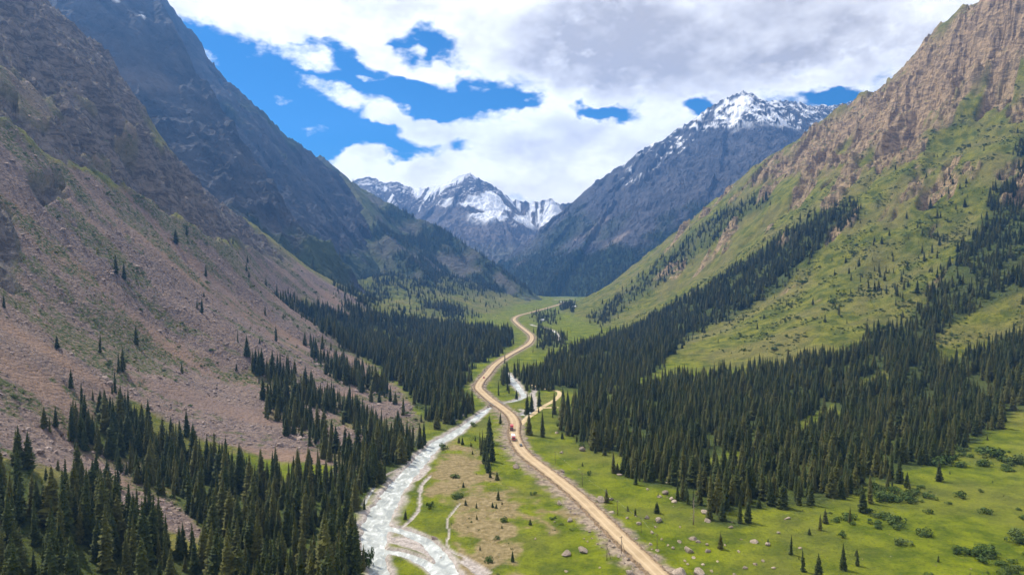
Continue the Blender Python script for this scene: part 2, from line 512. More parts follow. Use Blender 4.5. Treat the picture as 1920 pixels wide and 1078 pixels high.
def ground(x, y, full=False):
    """final height of the near valley"""
    x = np.asarray(x, float)
    y = np.asarray(y, float)
    zb = base_height(x, y)
    Z, px, py = zones(x, y, zb)
    up = sstep(2, 40, zb)
    z = zb.copy()
    # large undulation, gullies down the slopes
    z += up * fbm(x, y, 170, 3, 3) * 9
    left = x < 60
    tl = np.where(left, x * -0.24 + y * 0.97, x * 0.69 - y * 0.72)
    sl = np.where(left, x * 0.97 + y * 0.24, x * 0.72 + y * 0.69)
    wob = fbm(x, y, 90, 2, 4) * 25
    gul = ridged(tl + wob, sl * 0.28, 95, 3, 5) - 0.55
    z += up * gul * np.where(left, 7.0, 12.0) * sstep(10, 160, zb)
    # rock faces: big ribs and blocky ledges
    rk = Z['rock']
    ta = np.where(left, tl, -0.42 * x + 0.91 * y)
    sa = np.where(left, sl, 0.91 * x + 0.42 * y)
    rib = ridged(ta + wob * 0.9, sa * 0.3, 190, 5, 21, 0.5) - 0.55
    fw = ta / 62.0 + 0.75 * fbm(x, y, 110, 4, 27) + 0.10 * sa / 62.0
    saw = fw - np.floor(fw)
    saw = np.where(saw < 0.86, saw / 0.86, (1 - saw) / 0.14)
    fw2 = ta / 23.0 + 0.9 * fbm(x, y, 50, 3, 28) - 0.2 * sa / 23.0
    saw2 = fw2 - np.floor(fw2)
    saw2 = np.where(saw2 < 0.8, saw2 / 0.8, (1 - saw2) / 0.2)
    sawm = sstep(-0.35, 0.3, fbm(x, y, 170, 2, 29)) 
    blk = ridged(x, y, 38, 5, 22, 0.6) - 0.5
    z += rk * sstep(60, 200, zb) * (rib * np.where(left, 52, 74) + blk * 10 + (saw - 0.5) * (6 + 14 * sawm) + (saw2 - 0.5) * 6)
    z += rk * blk * 4 * sstep(20, 60, zb)
    for dep, wid, L in RAVINES:
        mm = (x > L[:, 0].min() - 90) & (x < L[:, 0].max() + 90) & (y > L[:, 1].min() - 90) & (y < L[:, 1].max() + 90)
        if mm.any():
            xv, yv = x[mm], y[mm]
            dv, tv_ = line_dist(xv + fbm(xv, yv, 60, 3, 121) * 22, yv + fbm(xv, yv, 60, 3, 123) * 22, L, np.linspace(0, 1, len(L))[:, None])
            env = np.sin(np.pi * np.clip(tv_[:, 0], 0.02, 0.98)) ** 0.6
            z[mm] -= dep * env * np.clip(1 - dv / wid, 0, 1) * (0.35 + 0.65 * rk[mm])
    # scree: coarse blocky surface
    z += Z['scree'] * (fbm(x, y, 14, 4, 41, 0.62) * 0.75)
    # turf: hummocks
    tf = (1 - rk) * (1 - Z['scree'])
    z += tf * up * (fbm(x, y, 22, 4, 43, 0.6) * 1.7)
    z += (1 - up) * (0.55 + fbm(x, y, 40, 3, 44) * 0.22 + fbm(x, y, 6, 3, 45) * 0.13)
    # river bed and road grade, on the floor only
    cf = np.full(x.shape, 50.0)
    dfld = np.full(x.shape, 50.0)
    rd = np.full(x.shape, 1e3)
    m = (np.abs(x) < 330) & (zb < 40)
    if m.any():
        xm, ym = x[m], y[m]
        jit = fbm(xm, ym, 9, 3, 47) * 0.22
        c = channel_field(xm, ym, RIVERS) + jit
        dd = channel_field(xm, ym, DRYS) + jit
        zz = z[m]
        zz = np.minimum(zz, 0.5 + (zz - 0.5) * sstep(1.3, 3.2, c))
        zz = zz + (-0.25 - zz) * (1 - sstep(0.75, 1.25, dd)) * 0.9
        zz = zz + (-1.5 - zz) * (1 - sstep(0.7, 1.3, c))
        r, rv = line_dist(xm, ym, ROAD, ROAD)
        r = r - np.where((xm < rv[:, 0]) & (ym < 640), np.clip((r - 4.5) * 0.45, 0, 5.0), 0.0)
        zr = ROAD_Z
        wv = sstep(5.5, 15.0, r)
        crossing = 1 - sstep(1.0, 1.6, c)
        zz = np.where(c > 1.0, zz * wv + (1 - wv) * (zr - 0.55), zz)
        for T in TRACKS:
            rt, _ = line_dist(xm, ym, T)
            wt = sstep(2.5, 5.5, rt)
            zz = np.where(c > 1.0, zz * wt + (1 - wt) * 0.45, zz)
        z[m], cf[m], dfld[m], rd[m] = zz, c, dd, r
    if not full:
        return z
    Z['river'], Z['drybed'], Z['road'] = cf, dfld, rd
    return z, Z


ROAD_Z = 1.7


def drop(px, py):
    """where the line of sight of photo pixels meets the near valley"""
    px = np.atleast_1d(np.asarray(px, float))
    py = np.atleast_1d(np.asarray(py, float))
    a, f, u = ray(px, py)
    T = np.geomspace(150, 2800, 260)
    hit = np.full(px.shape, np.nan)
    prev = np.full(px.shape, 150.0)
    for t in T:
        live = np.isnan(hit)
        if not live.any():
            break
        k = t / f[live]
        zb = base_height(a[live] * k, np.full(live.sum(), t))
        below = CAM_H + u[live] * k < zb + 0.5
        idx = np.where(live)[0][below]
        hit[idx] = 0.5 * (t + prev[idx])
        prev[live] = t
    hit = np.where(np.isnan(hit), 2700, hit)
    k = hit / f
    X, Y = a * k, hit
    return X, Y, ground(X, Y)


# ------------------------------------------------------------------ mesh helpers
def grid_mesh(name, X, Y, Zv, attrs, mat, keep=None):
    r, c = X.shape
    co = np.empty((r * c, 3), F32)
    co[:, 0], co[:, 1], co[:, 2] = X.ravel(), Y.ravel(), Zv.ravel()
    i = np.arange(r * c).reshape(r, c)
    q = np.stack([i[:-1, :-1], i[:-1, 1:], i[1:, 1:], i[1:, :-1]], -1).reshape(-1, 4)
    if keep is not None:
        q = q[keep.ravel()]
        used = np.unique(q)
        mp = np.zeros(r * c, np.int64)
        mp[used] = np.arange(used.size)
        q = mp[q]
        co = co[used]
        attrs = {k: v.ravel()[used] for k, v in attrs.items()}
    me = bpy.data.meshes.new(name)
    me.vertices.add(len(co))
    me.vertices.foreach_set('co', co.ravel())
    me.loops.add(q.size)
    me.loops.foreach_set('vertex_index', q.ravel().astype(np.int32))
    me.polygons.add(len(q))
    me.polygons.foreach_set('loop_start', np.arange(0, q.size, 4, dtype=np.int32))
    me.polygons.foreach_set('use_smooth', np.ones(len(q), bool))
    me.update(calc_edges=True)
    for k, v in attrs.items():
        at = me.attributes.new(k, 'FLOAT', 'POINT')
        at.data.foreach_set('value', np.ascontiguousarray(v.ravel(), F32))
    me.materials.append(mat)
    o = bpy.data.objects.new(name, me)
    COL.objects.link(o)
    return o


def py_mesh(name, verts, faces, mat, smooth=False):
    me = bpy.data.meshes.new(name)
    me.from_pydata([tuple(map(float, v)) for v in verts], [], faces)
    me.update()
    if smooth:
        me.polygons.foreach_set('use_smooth', np.ones(len(me.polygons), bool))
    if mat:
        me.materials.append(mat)
    return me


def tag(o, label=None, cat=None, group=None, kind=None):
    for k, v in (('label', label), ('category', cat), ('group', group), ('kind', kind)):
        if v:
            o[k] = v
    return o


def new_obj(name, data, parent=None, loc=None):
    o = bpy.data.objects.new(name, data)
    COL.objects.link(o)
    if parent is not None:
        o.parent = parent
    if loc is not None:
        o.location = loc
    return o


# ------------------------------------------------------------------ materials
MATS = {}


def material(name):
    m = bpy.data.materials.new(name)
    m.use_nodes = True
    MATS[name] = m
    g = NT(m.node_tree)
    return m, g


def finish(g, col, rough=0.9, height=None, dist=1.0, strength=1.0, spec=0.2, **extra):
    ins = {'Base Color': col, 'Roughness': rough, 'Specular IOR Level': spec}
    ins.update(extra)
    b = g.n('ShaderNodeBsdfPrincipled', ins)
    if height is not None:
        bp = g.n('ShaderNodeBump', {'Height': height, 'Distance': dist, 'Strength': strength})
        g.t.links.new(bp.outputs[0], b.inputs['Normal'])
    o = g.n('ShaderNodeOutputMaterial')
    g.t.links.new(b.outputs[0], o.inputs[0])
    return b


def simple_mat(name, col, rough=0.7, var=0.25, scale=0.8, spec=0.3, bump=0.0, metal=0.0):
    m, g = material(name)
    pos = g.n('ShaderNodeTexCoord').outputs['Object']
    n = g.noise(pos, scale, 5, 0.6)
    a = tuple(c * (1 - var) for c in col)
    b = tuple(min(c * (1 + var), 1) for c in col)
    c = g.mix(g.rng(n, 0.3, 0.7), a, b)
    finish(g, c, rough, n if bump else None, bump or 1.0, 0.6, spec, Metallic=metal)
    return m


def valley_material():
    m, g = material('valley_ground')
    pos = g.n('ShaderNodeNewGeometry').outputs['Position']
    nrm = g.n('ShaderNodeSeparateXYZ', {0: g.n('ShaderNodeNewGeometry').outputs['True Normal']}).outputs[2]
    n_big = g.noise(pos, 0.012, 3, 0.55)
    n_mid = g.noise(pos, 0.06, 4, 0.6)
    n_fin = g.noise(pos, 0.35, 4, 0.65)
    n_vf = g.noise(pos, 0.9, 3, 0.65)
    # turf
    lushc = g.mix(g.rng(n_mid, 0.34, 0.66), (0.056, 0.082, 0.002), (0.150, 0.172, 0.003))
    lushc = g.mix(g.rng(n_fin, 0.5, 0.8, 0, 0.5), lushc, (0.15, 0.15, 0.035))
    lushc = g.mix(g.rng(n_big, 0.42, 0.68, 0, 0.45), lushc, (0.135, 0.125, 0.032))
    slopec = g.mix(g.rng(n_mid, 0.36, 0.66), (0.056, 0.071, 0.005), (0.165, 0.160, 0.018))
    slopec = g.mix(g.rng(n_big, 0.42, 0.62, 0, 0.5), slopec, (0.175, 0.140, 0.055))
    slopec = g.mix(g.rng(n_fin, 0.52, 0.66, 0, 0.75), slopec, (0.030, 0.050, 0.010))
    lushc = g.mix(g.rng(n_vf, 0.52, 0.72, 0, 0.55), lushc, (0.034, 0.058, 0.006))
    slopec = g.mix(g.rng(n_vf, 0.5, 0.7, 0, 0.4), slopec, (0.030, 0.045, 0.010))
    turf = g.mix(g.attr('m_lush'), slopec, lushc)
    # thin shrub and forest floor
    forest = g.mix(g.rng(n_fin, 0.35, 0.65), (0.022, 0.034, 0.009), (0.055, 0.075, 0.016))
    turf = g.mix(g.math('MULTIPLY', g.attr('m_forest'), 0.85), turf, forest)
    # dry gravelly meadow
    dryc = g.mix(g.rng(n_fin, 0.35, 0.7), (0.16, 0.122, 0.052), (0.28, 0.215, 0.112))
    col = g.mix(g.attr('m_dry'), turf, dryc)
    # gravel
    vor = g.n('ShaderNodeTexVoronoi', {'Vector': pos, 'Scale': 0.8})
    gravel = g.mix(g.rng(n_fin, 0.3, 0.7), (0.25, 0.215, 0.19), (0.46, 0.40, 0.36))
    gravel = g.mix(0.35, gravel, g.mix(g.n('ShaderNodeSeparateColor', {0: vor.outputs['Color']}).outputs[0], (0.2, 0.17, 0.15), (0.55, 0.5, 0.46)))
    col = g.mix(g.attr('m_gravel'), col, gravel)
    # scree: every cell of the voronoi is one stone
    w = pos
    v1 = g.n('ShaderNodeTexVoronoi', {'Vector': w, 'Scale': 0.42})
    v2 = g.n('ShaderNodeTexVoronoi', {'Vector': w, 'Scale': 1.1})
    c1 = g.n('ShaderNodeSeparateColor', {0: v1.outputs['Color']}).outputs
    c2 = g.n('ShaderNodeSeparateColor', {0: v2.outputs['Color']}).outputs
    st = g.mix(g.attr('m_tone'), (0.092, 0.068, 0.068), (0.215, 0.140, 0.100))
    st = g.mix(g.rng(n_big, 0.4, 0.65, 0, 0.6), st, (0.140, 0.106, 0.104))
    stone = g.mix(g.math('MULTIPLY', c1[0], 0.65), st, (0.30, 0.22, 0.17))
    stone = g.mix(g.math('MULTIPLY', c2[1], 0.55), stone, (0.085, 0.065, 0.06))
    fine = g.rng(g.attr('m_tone'), 0.55, 0.8)
    scree = g.mix(g.math('MULTIPLY', fine, 0.7), stone, st)
    patch = g.mix(g.rng(n_fin, 0.4, 0.62), (0.115, 0.10, 0.05), (0.045, 0.065, 0.016))
    scree = g.mix(g.math('MULTIPLY', g.attr('m_patch'), g.rng(n_fin, 0.34, 0.56)), scree, patch)
    col = g.mix(g.attr('m_scree'), col, scree)
    # rock: warm on the right wall, slate on the left one
    sx = g.n('ShaderNodeSeparateXYZ', {0: pos}).outputs[0]
    side = g.rng(sx, -50, 150)
    pd = g.n('ShaderNodeVectorMath', {0: pos, 1: g.n('ShaderNodeVectorMath', {0: g.noise(pos, 0.05, 2, 0.5, col=True), 3: 22.0}, operation='SCALE').outputs[0]}, operation='ADD').outputs[0]
    mp = g.n('ShaderNodeMapping', {'Vector': pd, 'Rotation': (0.0, 0.55, 0.43), 'Scale': (0.30, 1.0, 1.9)}).outputs[0]
    strat = g.noise(mp, 0.07, 6, 0.74)
    crack = g.rng(g.math('ABSOLUTE', g.math('SUBTRACT', strat, 0.45)), 0.0, 0.03, 0.6, 0.0)
    warm = g.mix(g.rng(strat, 0.3, 0.7), (0.17, 0.115, 0.066), (0.43, 0.305, 0.178))
    cold = g.mix(g.rng(strat, 0.3, 0.7), (0.066, 0.056, 0.054), (0.23, 0.19, 0.165))
    rock = g.mix(side, cold, warm)
    rock = g.mix(crack, rock, (0.045, 0.038, 0.034))
    ledge = g.math('MULTIPLY', g.rng(nrm, 0.60, 0.80), g.rng(n_mid, 0.42, 0.58))
    rock = g.mix(g.math('MULTIPLY', ledge, 0.85), rock, g.mix(side, (0.10, 0.10, 0.055), (0.085, 0.095, 0.022)))
    col = g.mix(g.attr('m_rock'), col, rock)
    # embankment and bare earth beside the road
    dirt = g.mix(g.rng(n_fin, 0.35, 0.65), (0.14, 0.105, 0.08), (0.33, 0.26, 0.19))
    col = g.mix(g.attr('m_dirt'), col, dirt)
    col = g.mix(g.rng(n_vf, 0.3, 0.8, 0, 0.22), col, (0.02, 0.02, 0.015))
    hh = g.math('MULTIPLY', n_fin, 1.8)
    hs = g.math('MULTIPLY', g.attr('m_scree'), g.math('MULTIPLY', v1.outputs['Distance'], -0.9))
    hr = g.math('MULTIPLY', g.attr('m_rock'), g.math('MULTIPLY', strat, 6.5))
    h = g.math('ADD', hh, g.math('ADD', hs, hr))
    finish(g, col, 0.95, h, 1.0, 0.85, 0.12)
    return m


def mountain_material(name, rock_a, rock_b, grass, snow_lo, snow_hi, snow_amt=1.0, forest_col=(0.02, 0.035, 0.012)):
    m, g = material(name)
    geo = g.n('ShaderNodeNewGeometry')
    pos = geo.outputs['Position']
    nz = g.n('ShaderNodeSeparateXYZ', {0: geo.outputs['Normal']}).outputs[2]
    pz = g.n('ShaderNodeSeparateXYZ', {0: pos}).outputs[2]
    n_big = g.noise(pos, 0.003, 5, 0.55)
    n_mid = g.noise(pos, 0.012, 5, 0.66)
    n_fin = g.noise(pos, 0.06, 4, 0.72)
    rock = g.mix(g.rng(n_mid, 0.32, 0.68), rock_a, rock_b)
    rock = g.mix(g.rng(n_fin, 0.5, 0.75, 0, 0.5), rock, tuple(c * 0.55 for c in rock_a))
    gr = g.mix(g.rng(n_mid, 0.35, 0.65), tuple(c * 0.6 for c in grass), grass)
    col = g.mix(g.attr('m_grass'), rock, gr)
    col = g.mix(g.attr('m_scree'), col, (0.20, 0.165, 0.145))
    col = g.mix(g.attr('m_forest'), col, forest_col)
    ht = g.math('MULTIPLY_ADD', g.math('SUBTRACT', n_mid, 0.5), 420.0, pz)
    ht = g.math('MULTIPLY_ADD', g.math('SUBTRACT', nz, 0.62), 900.0, ht)
    ht = g.math('MULTIPLY_ADD', g.math('SUBTRACT', n_fin, 0.5), 260.0, ht)
    sn = g.math('MULTIPLY', g.rng(ht, snow_lo, snow_hi), snow_amt)
    sn = g.math('MAXIMUM', sn, g.attr('m_snow'))
    col = g.mix(sn, col, (0.88, 0.88, 0.90))
    hgt = g.math('MULTIPLY_ADD', n_fin, 9.0, g.math('MULTIPLY', n_mid, 9.0))
    finish(g, col, 0.9, hgt, 1.0, 0.8, 0.15)
    return m


# ------------------------------------------------------------------ forest outlines (photo pixels of the tree feet)
FOREST = [  # density 0..1, polygon
    (0.95, [(-300, 850), (40, 870), (70, 905), (130, 890), (150, 850), (120, 810), (160, 785), (215, 785), (280, 815), (350, 850), (430, 880), (520, 900),
            (600, 900), (655, 890), (684, 925), (672, 1000), (676, 1060), (650, 1140), (600, 1500), (-300, 1500)]),
    (0.16, [(85, 650), (140, 690), (215, 720), (240, 770), (150, 790), (70, 760)]),
    (0.85, [(450, 650), (480, 680), (520, 690), (560, 715), (640, 755), (720, 800), (800, 830), (775, 868), (735, 885), (700, 905), (640, 890), (600, 840),
            (540, 815), (500, 785), (505, 730), (470, 700)]),
    (0.75, [(585, 650), (620, 668), (660, 698), (720, 728), (760, 766), (700, 745), (640, 715), (585, 675)]),
    (0.95, [(525, 556), (580, 598), (640, 648), (700, 680), (760, 725), (800, 785), (850, 797), (884, 772), (868, 742), (880, 708), (872, 682), (800, 662),
            (730, 638), (660, 598), (600, 578), (550, 556)]),
    (0.95, [(640, 575), (700, 590), (790, 605), (880, 616), (962, 630), (950, 650), (920, 668), (880, 688), (800, 652), (720, 622), (660, 600)]),
    (1.0, [(1050, 802), (1090, 824), (1130, 838), (1180, 868), (1215, 905), (1260, 918), (1290, 945), (1330, 975), (1400, 972), (1450, 958), (1500, 955),
           (1560, 935), (1650, 900), (1700, 888), (1760, 862), (1830, 830), (1880, 785), (1960, 720), (1960, 610), (1850, 655), (1780, 672), (1740, 640),
           (1640, 640), (1580, 660), (1500, 680), (1400, 700), (1300, 715), (1230, 722), (1180, 728), (1100, 745), (1040, 775)]),
    (0.8, [(1750, 550), (1800, 490), (1850, 440), (1900, 360), (2000, 300), (2000, 550), (1880, 560), (1800, 600), (1760, 640), (1700, 650), (1620, 650), (1700, 600)]),
    (0.95, [(945, 708), (1000, 698), (1060, 660), (1100, 650), (1180, 618), (1260, 578), (1340, 530), (1400, 492), (1470, 440), (1530, 405), (1600, 380), (1620, 398),
            (1560, 440), (1500, 498), (1460, 545), (1380, 588), (1300, 625), (1260, 665), (1225, 700), (1180, 722), (1100, 735), (1045, 728), (960, 722)]),
    (0.6, [(1105, 600), (1170, 548), (1240, 488), (1310, 428), (1360, 392), (1420, 365), (1450, 372), (1400, 408), (1330, 458), (1260, 518), (1200, 556), (1130, 608)]),
    (0.10, [(1450, 965), (1650, 915), (1760, 890), (1830, 1000), (1700, 1100), (1480, 1100)]),
    (0.03, [(1250, 640), (1700, 300), (1920, 200), (1920, 500), (1700, 620)]),
    (0.75, [(1890, 310), (1930, 230), (2000, 240), (2000, 570), (1870, 565), (1740, 560), (1785, 490), (1845, 410)]), (0.16, [(1560, 520), (1700, 420), (1800, 310), (1850, 340), (1770, 510), (1650, 610)]),
    (0.42, [(620, 540), (700, 505), (800, 505), (880, 515), (960, 548), (930, 556), (880, 548), (820, 552), (740, 556), (680, 578)]), (0.08, [(680, 575), (820, 550), (950, 556), (940, 580), (860, 600), (760, 598)]),
    (0.022, [(0, 450), (450, 450), (640, 620), (640, 720), (300, 780), (0, 700)]),
    (0.5, [(1003, 590), (1040, 590), (1040, 602), (1003, 604)]), (0.4, [(930, 690), (950, 690), (960, 740), (945, 745)]),
    (0.6, [(780, 560), (860, 575), (895, 592), (850, 596), (800, 585)]), (0.5, [(1012, 620), (1050, 625), (1060, 650), (1010, 655)]),
    (0.7, [(1055, 572), (1075, 572), (1075, 580), (1055, 580)]),
]
FOREST_GAPS = [[(1745, 640), (1800, 600), (1930, 540), (1930, 590), (1850, 640), (1770, 690)], [(1480, 800), (1560, 760), (1580, 775), (1500, 815)], [(1610, 720), (1660, 690), (1670, 705), (1620, 735)], [(1330, 860), (1380, 850), (1385, 868), (1335, 875)],
               [(165, 850), (250, 900), (330, 950), (385, 1000), (370, 1045), (270, 1000), (195, 935), (140, 885)],
               [(-300, 805), (60, 822), (150, 856), (130, 884), (60, 866), (-300, 850)],
               [(560, 745), (640, 790), (690, 830), (670, 850), (600, 810), (560, 770)]]


def forest_density(px, py, x, y, z):
    d = np.zeros(px.shape)
    nz = fbm(x, y, 34, 3, 90) * 12 * np.clip(600 / np.maximum(y, 100), 0.3, 1.6)
    for dens, poly in FOREST:
        P = np.array(poly)
        m = (px > P[:, 0].min() - 20) & (px < P[:, 0].max() + 20) & (py > P[:, 1].min() - 20) & (py < P[:, 1].max() + 20)
        if m.any():
            s = poly_sd(px[m], py[m], poly) + nz[m] * 1.3
            d[m] = np.maximum(d[m], dens * sstep(-12, 9, s))
    for poly in FOREST_GAPS:
        d *= 1 - 0.93 * sstep(-4, 3, poly_sd(px, py, poly) + nz * 0.5)
    return d


# ------------------------------------------------------------------ build the near valley
VALLEY_MAT = valley_material()
NR, NC = 800, 900
rows = np.geomspace(120, 2900, NR)
uu = np.linspace(-1.08, 1.08, NC)
YY = np.repeat(rows[:, None], NC, 1)
XX = uu[None, :] * (YY + 60)
ZZ, ZN = ground(XX, YY, True)
PX, PY = project(XX, YY, ZZ)
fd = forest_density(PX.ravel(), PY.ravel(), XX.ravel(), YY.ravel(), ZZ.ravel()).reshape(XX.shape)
grav = np.maximum(1 - sstep(1.1, 2.1, ZN['river'] + fbm(XX, YY, 12, 2, 97) * 0.3), 1 - sstep(0.7, 1.15, ZN['drybed']))
dirt = (1 - sstep(5.5, 11.0, ZN['road'] + fbm(XX, YY, 7, 3, 95) * 3.0)) * (ZN['road'] < 20)
terrain = grid_mesh('terrain', XX, YY, ZZ, {
    'm_rock': ZN['rock'], 'm_scree': ZN['scree'] * (1 - 0.5 * (fd > 0.6)), 'm_patch': ZN['patch'], 'm_tone': ZN['tone'], 'm_dry': ZN['dry'],
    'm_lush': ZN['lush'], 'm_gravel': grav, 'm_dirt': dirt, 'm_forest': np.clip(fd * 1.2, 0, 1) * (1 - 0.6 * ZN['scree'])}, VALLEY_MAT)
_rk = 0.25 * (ZN['rock'][:-1, :-1] + ZN['rock'][1:, :-1] + ZN['rock'][:-1, 1:] + ZN['rock'][1:, 1:])
terrain.data.polygons.foreach_set('use_smooth', (_rk < 0.5).ravel())
tag(terrain, 'valley floor of green meadow with scree and grassy slopes rising on both sides', kind='structure')
# beyond the built valley the plain goes on, a little lower
far_me = py_mesh('ground', [(-4400, -900, -4), (4400, -900, -4), (4400, 6100, -4), (-4400, 6100, -4)], [(0, 1, 2, 3)],
                 simple_mat('plain_ground', (0.09, 0.11, 0.04), 0.95, 0.3, 0.01))
tag(new_obj('ground', far_me), 'flat grassy ground reaching to the horizon below the valley', kind='structure')


# ------------------------------------------------------------------ mountains
def ridge_height(x, y, ridges):
    """height of a mountain from ridge lines (x, y, z) falling away on both sides; also along/down coordinates"""
    best = np.full(x.shape, -1e9)
    along = np.zeros(x.shape)
    down = np.zeros(x.shape)
    off = 0.0
    for L, s0, s1, knee in ridges:
        L = np.asarray(L, float)
        ln = np.r_[0, np.cumsum(np.hypot(np.diff(L[:, 0]), np.diff(L[:, 1])))]
        for i in range(len(L) - 1):
            ex, ey = L[i + 1, :2] - L[i, :2]
            t = np.clip(((x - L[i, 0]) * ex + (y - L[i, 1]) * ey) / (ex * ex + ey * ey), 0, 1)
            d = np.hypot(x - L[i, 0] - t * ex, y - L[i, 1] - t * ey)
            zr = L[i, 2] + t * (L[i + 1, 2] - L[i, 2])
            h = zr - (s1 * d + (s0 - s1) * knee * (1 - np.exp(-d / knee)))
            m = h > best
            best = np.where(m, h, best)
            along = np.where(m, off + ln[i] + t * (ln[i + 1] - ln[i]), along)
            down = np.where(m, d, down)
        off += ln[-1] + 777.0
    return best, along, down


def R(*pts):
    return np.array([at_depth(*p) for p in pts]).reshape(-1, 3)


def build_mountain(name, label, ridges, bounds, step, mat, rough, seed, zones_fn, cut=-30):
    x0, x1, y0, y1 = bounds
    X, Y = np.meshgrid(np.arange(x0, x1, step), np.arange(y0, y1, step))
    wx = fbm(X, Y, 420, 4, seed + 60) * 42 * rough
    wy = fbm(X, Y, 420, 4, seed + 70) * 42 * rough
    h, al, dn = ridge_height(X + wx, Y + wy, ridges)
    fl = ridged(al + fbm(X, Y, 300, 3, seed) * 50, dn * 0.14, 165, 6, seed + 1, 0.62) - 0.55
    bl = ridged(X, Y, 330, 6, seed + 2, 0.55) - 0.5
    sm = ridged(X, Y, 80, 5, seed + 3, 0.68) - 0.5
    near_crest = np.clip(dn / 140, 0.28, 1)
    Z = h + rough * near_crest * (fl * 125 + bl * 26 + sm * 40) * sstep(-60, 260, h)
    Z = Z + rough * (1 - near_crest) * (ridged(al, dn, 70, 4, seed + 9) - 0.6) * 38
    px, py = project(X, Y, Z)
    at = zones_fn(X, Y, Z, px, py, al, dn)
    keep = (np.maximum.reduce([Z[:-1, :-1], Z[1:, :-1], Z[:-1, 1:], Z[1:, 1:]]) > cut)
    o = grid_mesh(name, X, Y, Z, at, mat, keep)
    o.data.polygons.foreach_set('use_smooth', np.zeros(len(o.data.polygons), bool))
    tag(o, label, kind='structure')
    return X, Y, Z, at, px, py


def blobs(px, py, polys, soft=8, nz=0):
    out = np.zeros(px.shape)
    for p in polys:
        out = np.maximum(out, sstep(-soft, soft, poly_sd(px, py, p) + nz))
    return out


def clear(at, ref):
    return {k: np.broadcast_to(np.asarray(at.get('m_' + k, 0.0), float), ref.shape) for k in ()} or at


# left dark ridge
def z_left(X, Y, Z, px, py, al, dn):
    n = fbm(X, Y, 160, 4, 201)
    streak = fbm(al, dn * 0.2, 60, 3, 203)
    f = blobs(px, py, [[(250, 330), (380, 350), (480, 430), (600, 520), (680, 590), (640, 600), (540, 540), (430, 440), (330, 390)],
                       [(560, 560), (700, 570), (860, 570), (960, 560), (940, 600), (700, 620), (570, 600)]], 16, n * 30)
    g = blobs(px, py, [[(430, 195), (470, 215), (560, 275), (545, 280), (440, 225)], [(420, 430), (600, 440), (700, 470), (780, 510), (900, 590), (700, 640), (560, 570)]], 14, n * 40)
    s = blobs(px, py, [[(230, 110), (300, 120), (320, 160), (250, 170)], [(150, 70), (215, 80), (240, 120), (170, 110)]], 14, streak * 40)
    sn = blobs(px, py, [[(263, 0), (267, 0), (268, 32), (265, 34)], [(205, -20), (236, -20), (230, 2), (215, 6)]], 1.2, n * 3)
    return {'m_grass': np.clip(g * 0.9 * sstep(-.3, .2, n + .25), 0, 1), 'm_scree': s * sstep(-0.1, 0.3, streak) * .3,
            'm_forest': f * sstep(-0.2, 0.25, n + 0.12), 'm_snow': sn * sstep(-0.15, 0.1, n + streak * .5)}


LEFT_RIDGES = [
    (R((60, -330, 2150), (130, -130, 2250), (190, -22, 2330), (235, 0, 2380), (262, -8, 2400), (275, 22, 2410), (300, 38, 2420), (330, 48, 2430), (350, 92, 2440),
       (400, 130, 2470), (450, 166, 2500), (500, 212, 2530), (550, 260, 2570), (600, 292, 2620), (640, 330, 2660)), 1.3, 1.12, 260),
    (R((262, -8, 2400), (320, 130, 2220), (400, 270, 2020), (480, 400, 1880)), 1.35, 1.1, 200),
    (R((450, 166, 2500), (490, 270, 2380), (540, 400, 2220), (580, 500, 2120)), 1.35, 1.12, 200),
    (R((60, -330, 2150), (120, 60, 1900), (220, 160, 1750)), 1.3, 1.0, 200),
    (R((640, 330, 2660), (700, 408, 2560), (780, 486, 2420), (840, 540, 2280), (870, 572, 2150)), 1.0, 0.80, 200),
]
mt_left = mountain_material('shade_darkened_rock', (0.026, 0.028, 0.036), (0.070, 0.068, 0.074), (0.052, 0.072, 0.030), 5000, 5400, 0.0)  # rock colour darkened in place of the cloud shadow over this ridge
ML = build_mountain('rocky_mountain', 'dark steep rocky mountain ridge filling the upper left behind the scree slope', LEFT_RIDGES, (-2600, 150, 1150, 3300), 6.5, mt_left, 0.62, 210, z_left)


# left spur with forest and pale meadow
def z_spur(X, Y, Z, px, py, al, dn):
    n = fbm(X, Y, 140, 4, 301)
    m = blobs(px, py, [[(625, 335), (665, 350), (720, 400), (790, 450), (770, 470), (700, 410), (650, 370)]], 10, n * 14)
    low = blobs(px, py, [[(780, 530), (900, 560), (985, 555), (985, 600), (800, 600)]], 10, n * 10)
    f = blobs(px, py, [[(720, 400), (820, 430), (900, 480), (985, 560), (900, 570), (800, 540), (700, 450)]], 12, n * 22)
    return {'m_grass': np.clip(0.55 + n + m + low, 0, 1), 'm_scree': m * 0.2 * (n > 0.1), 'm_forest': f * sstep(-0.25, 0.2, n + 0.1) * (1 - low), 'm_snow': Z * 0}


SPUR_RIDGES = [
    (R((600, 290, 3050), (661, 342, 3020), (708, 370, 2990), (795, 413, 2930), (824, 424, 2900), (889, 467, 2800), (926, 492, 2720), (962, 535, 2600), (985, 556, 2500)), 0.80, 0.60, 250),
    (R((640, 322, 2760), (700, 410, 2560), (780, 490, 2350), (840, 550, 2180)), 0.85, 0.66, 200),
]
mt_spur = mountain_material('spur_ground', (0.055, 0.055, 0.048), (0.11, 0.10, 0.085), (0.082, 0.100, 0.032), 5000, 5400, 0.0, (0.024, 0.04, 0.014))
MS = build_mountain('wooded_hill', 'green wooded spur descending to the valley floor behind the left ridge', SPUR_RIDGES, (-1500, 260, 1950, 3700), 6.0, mt_spur, 0.34, 310, z_spur, -8)


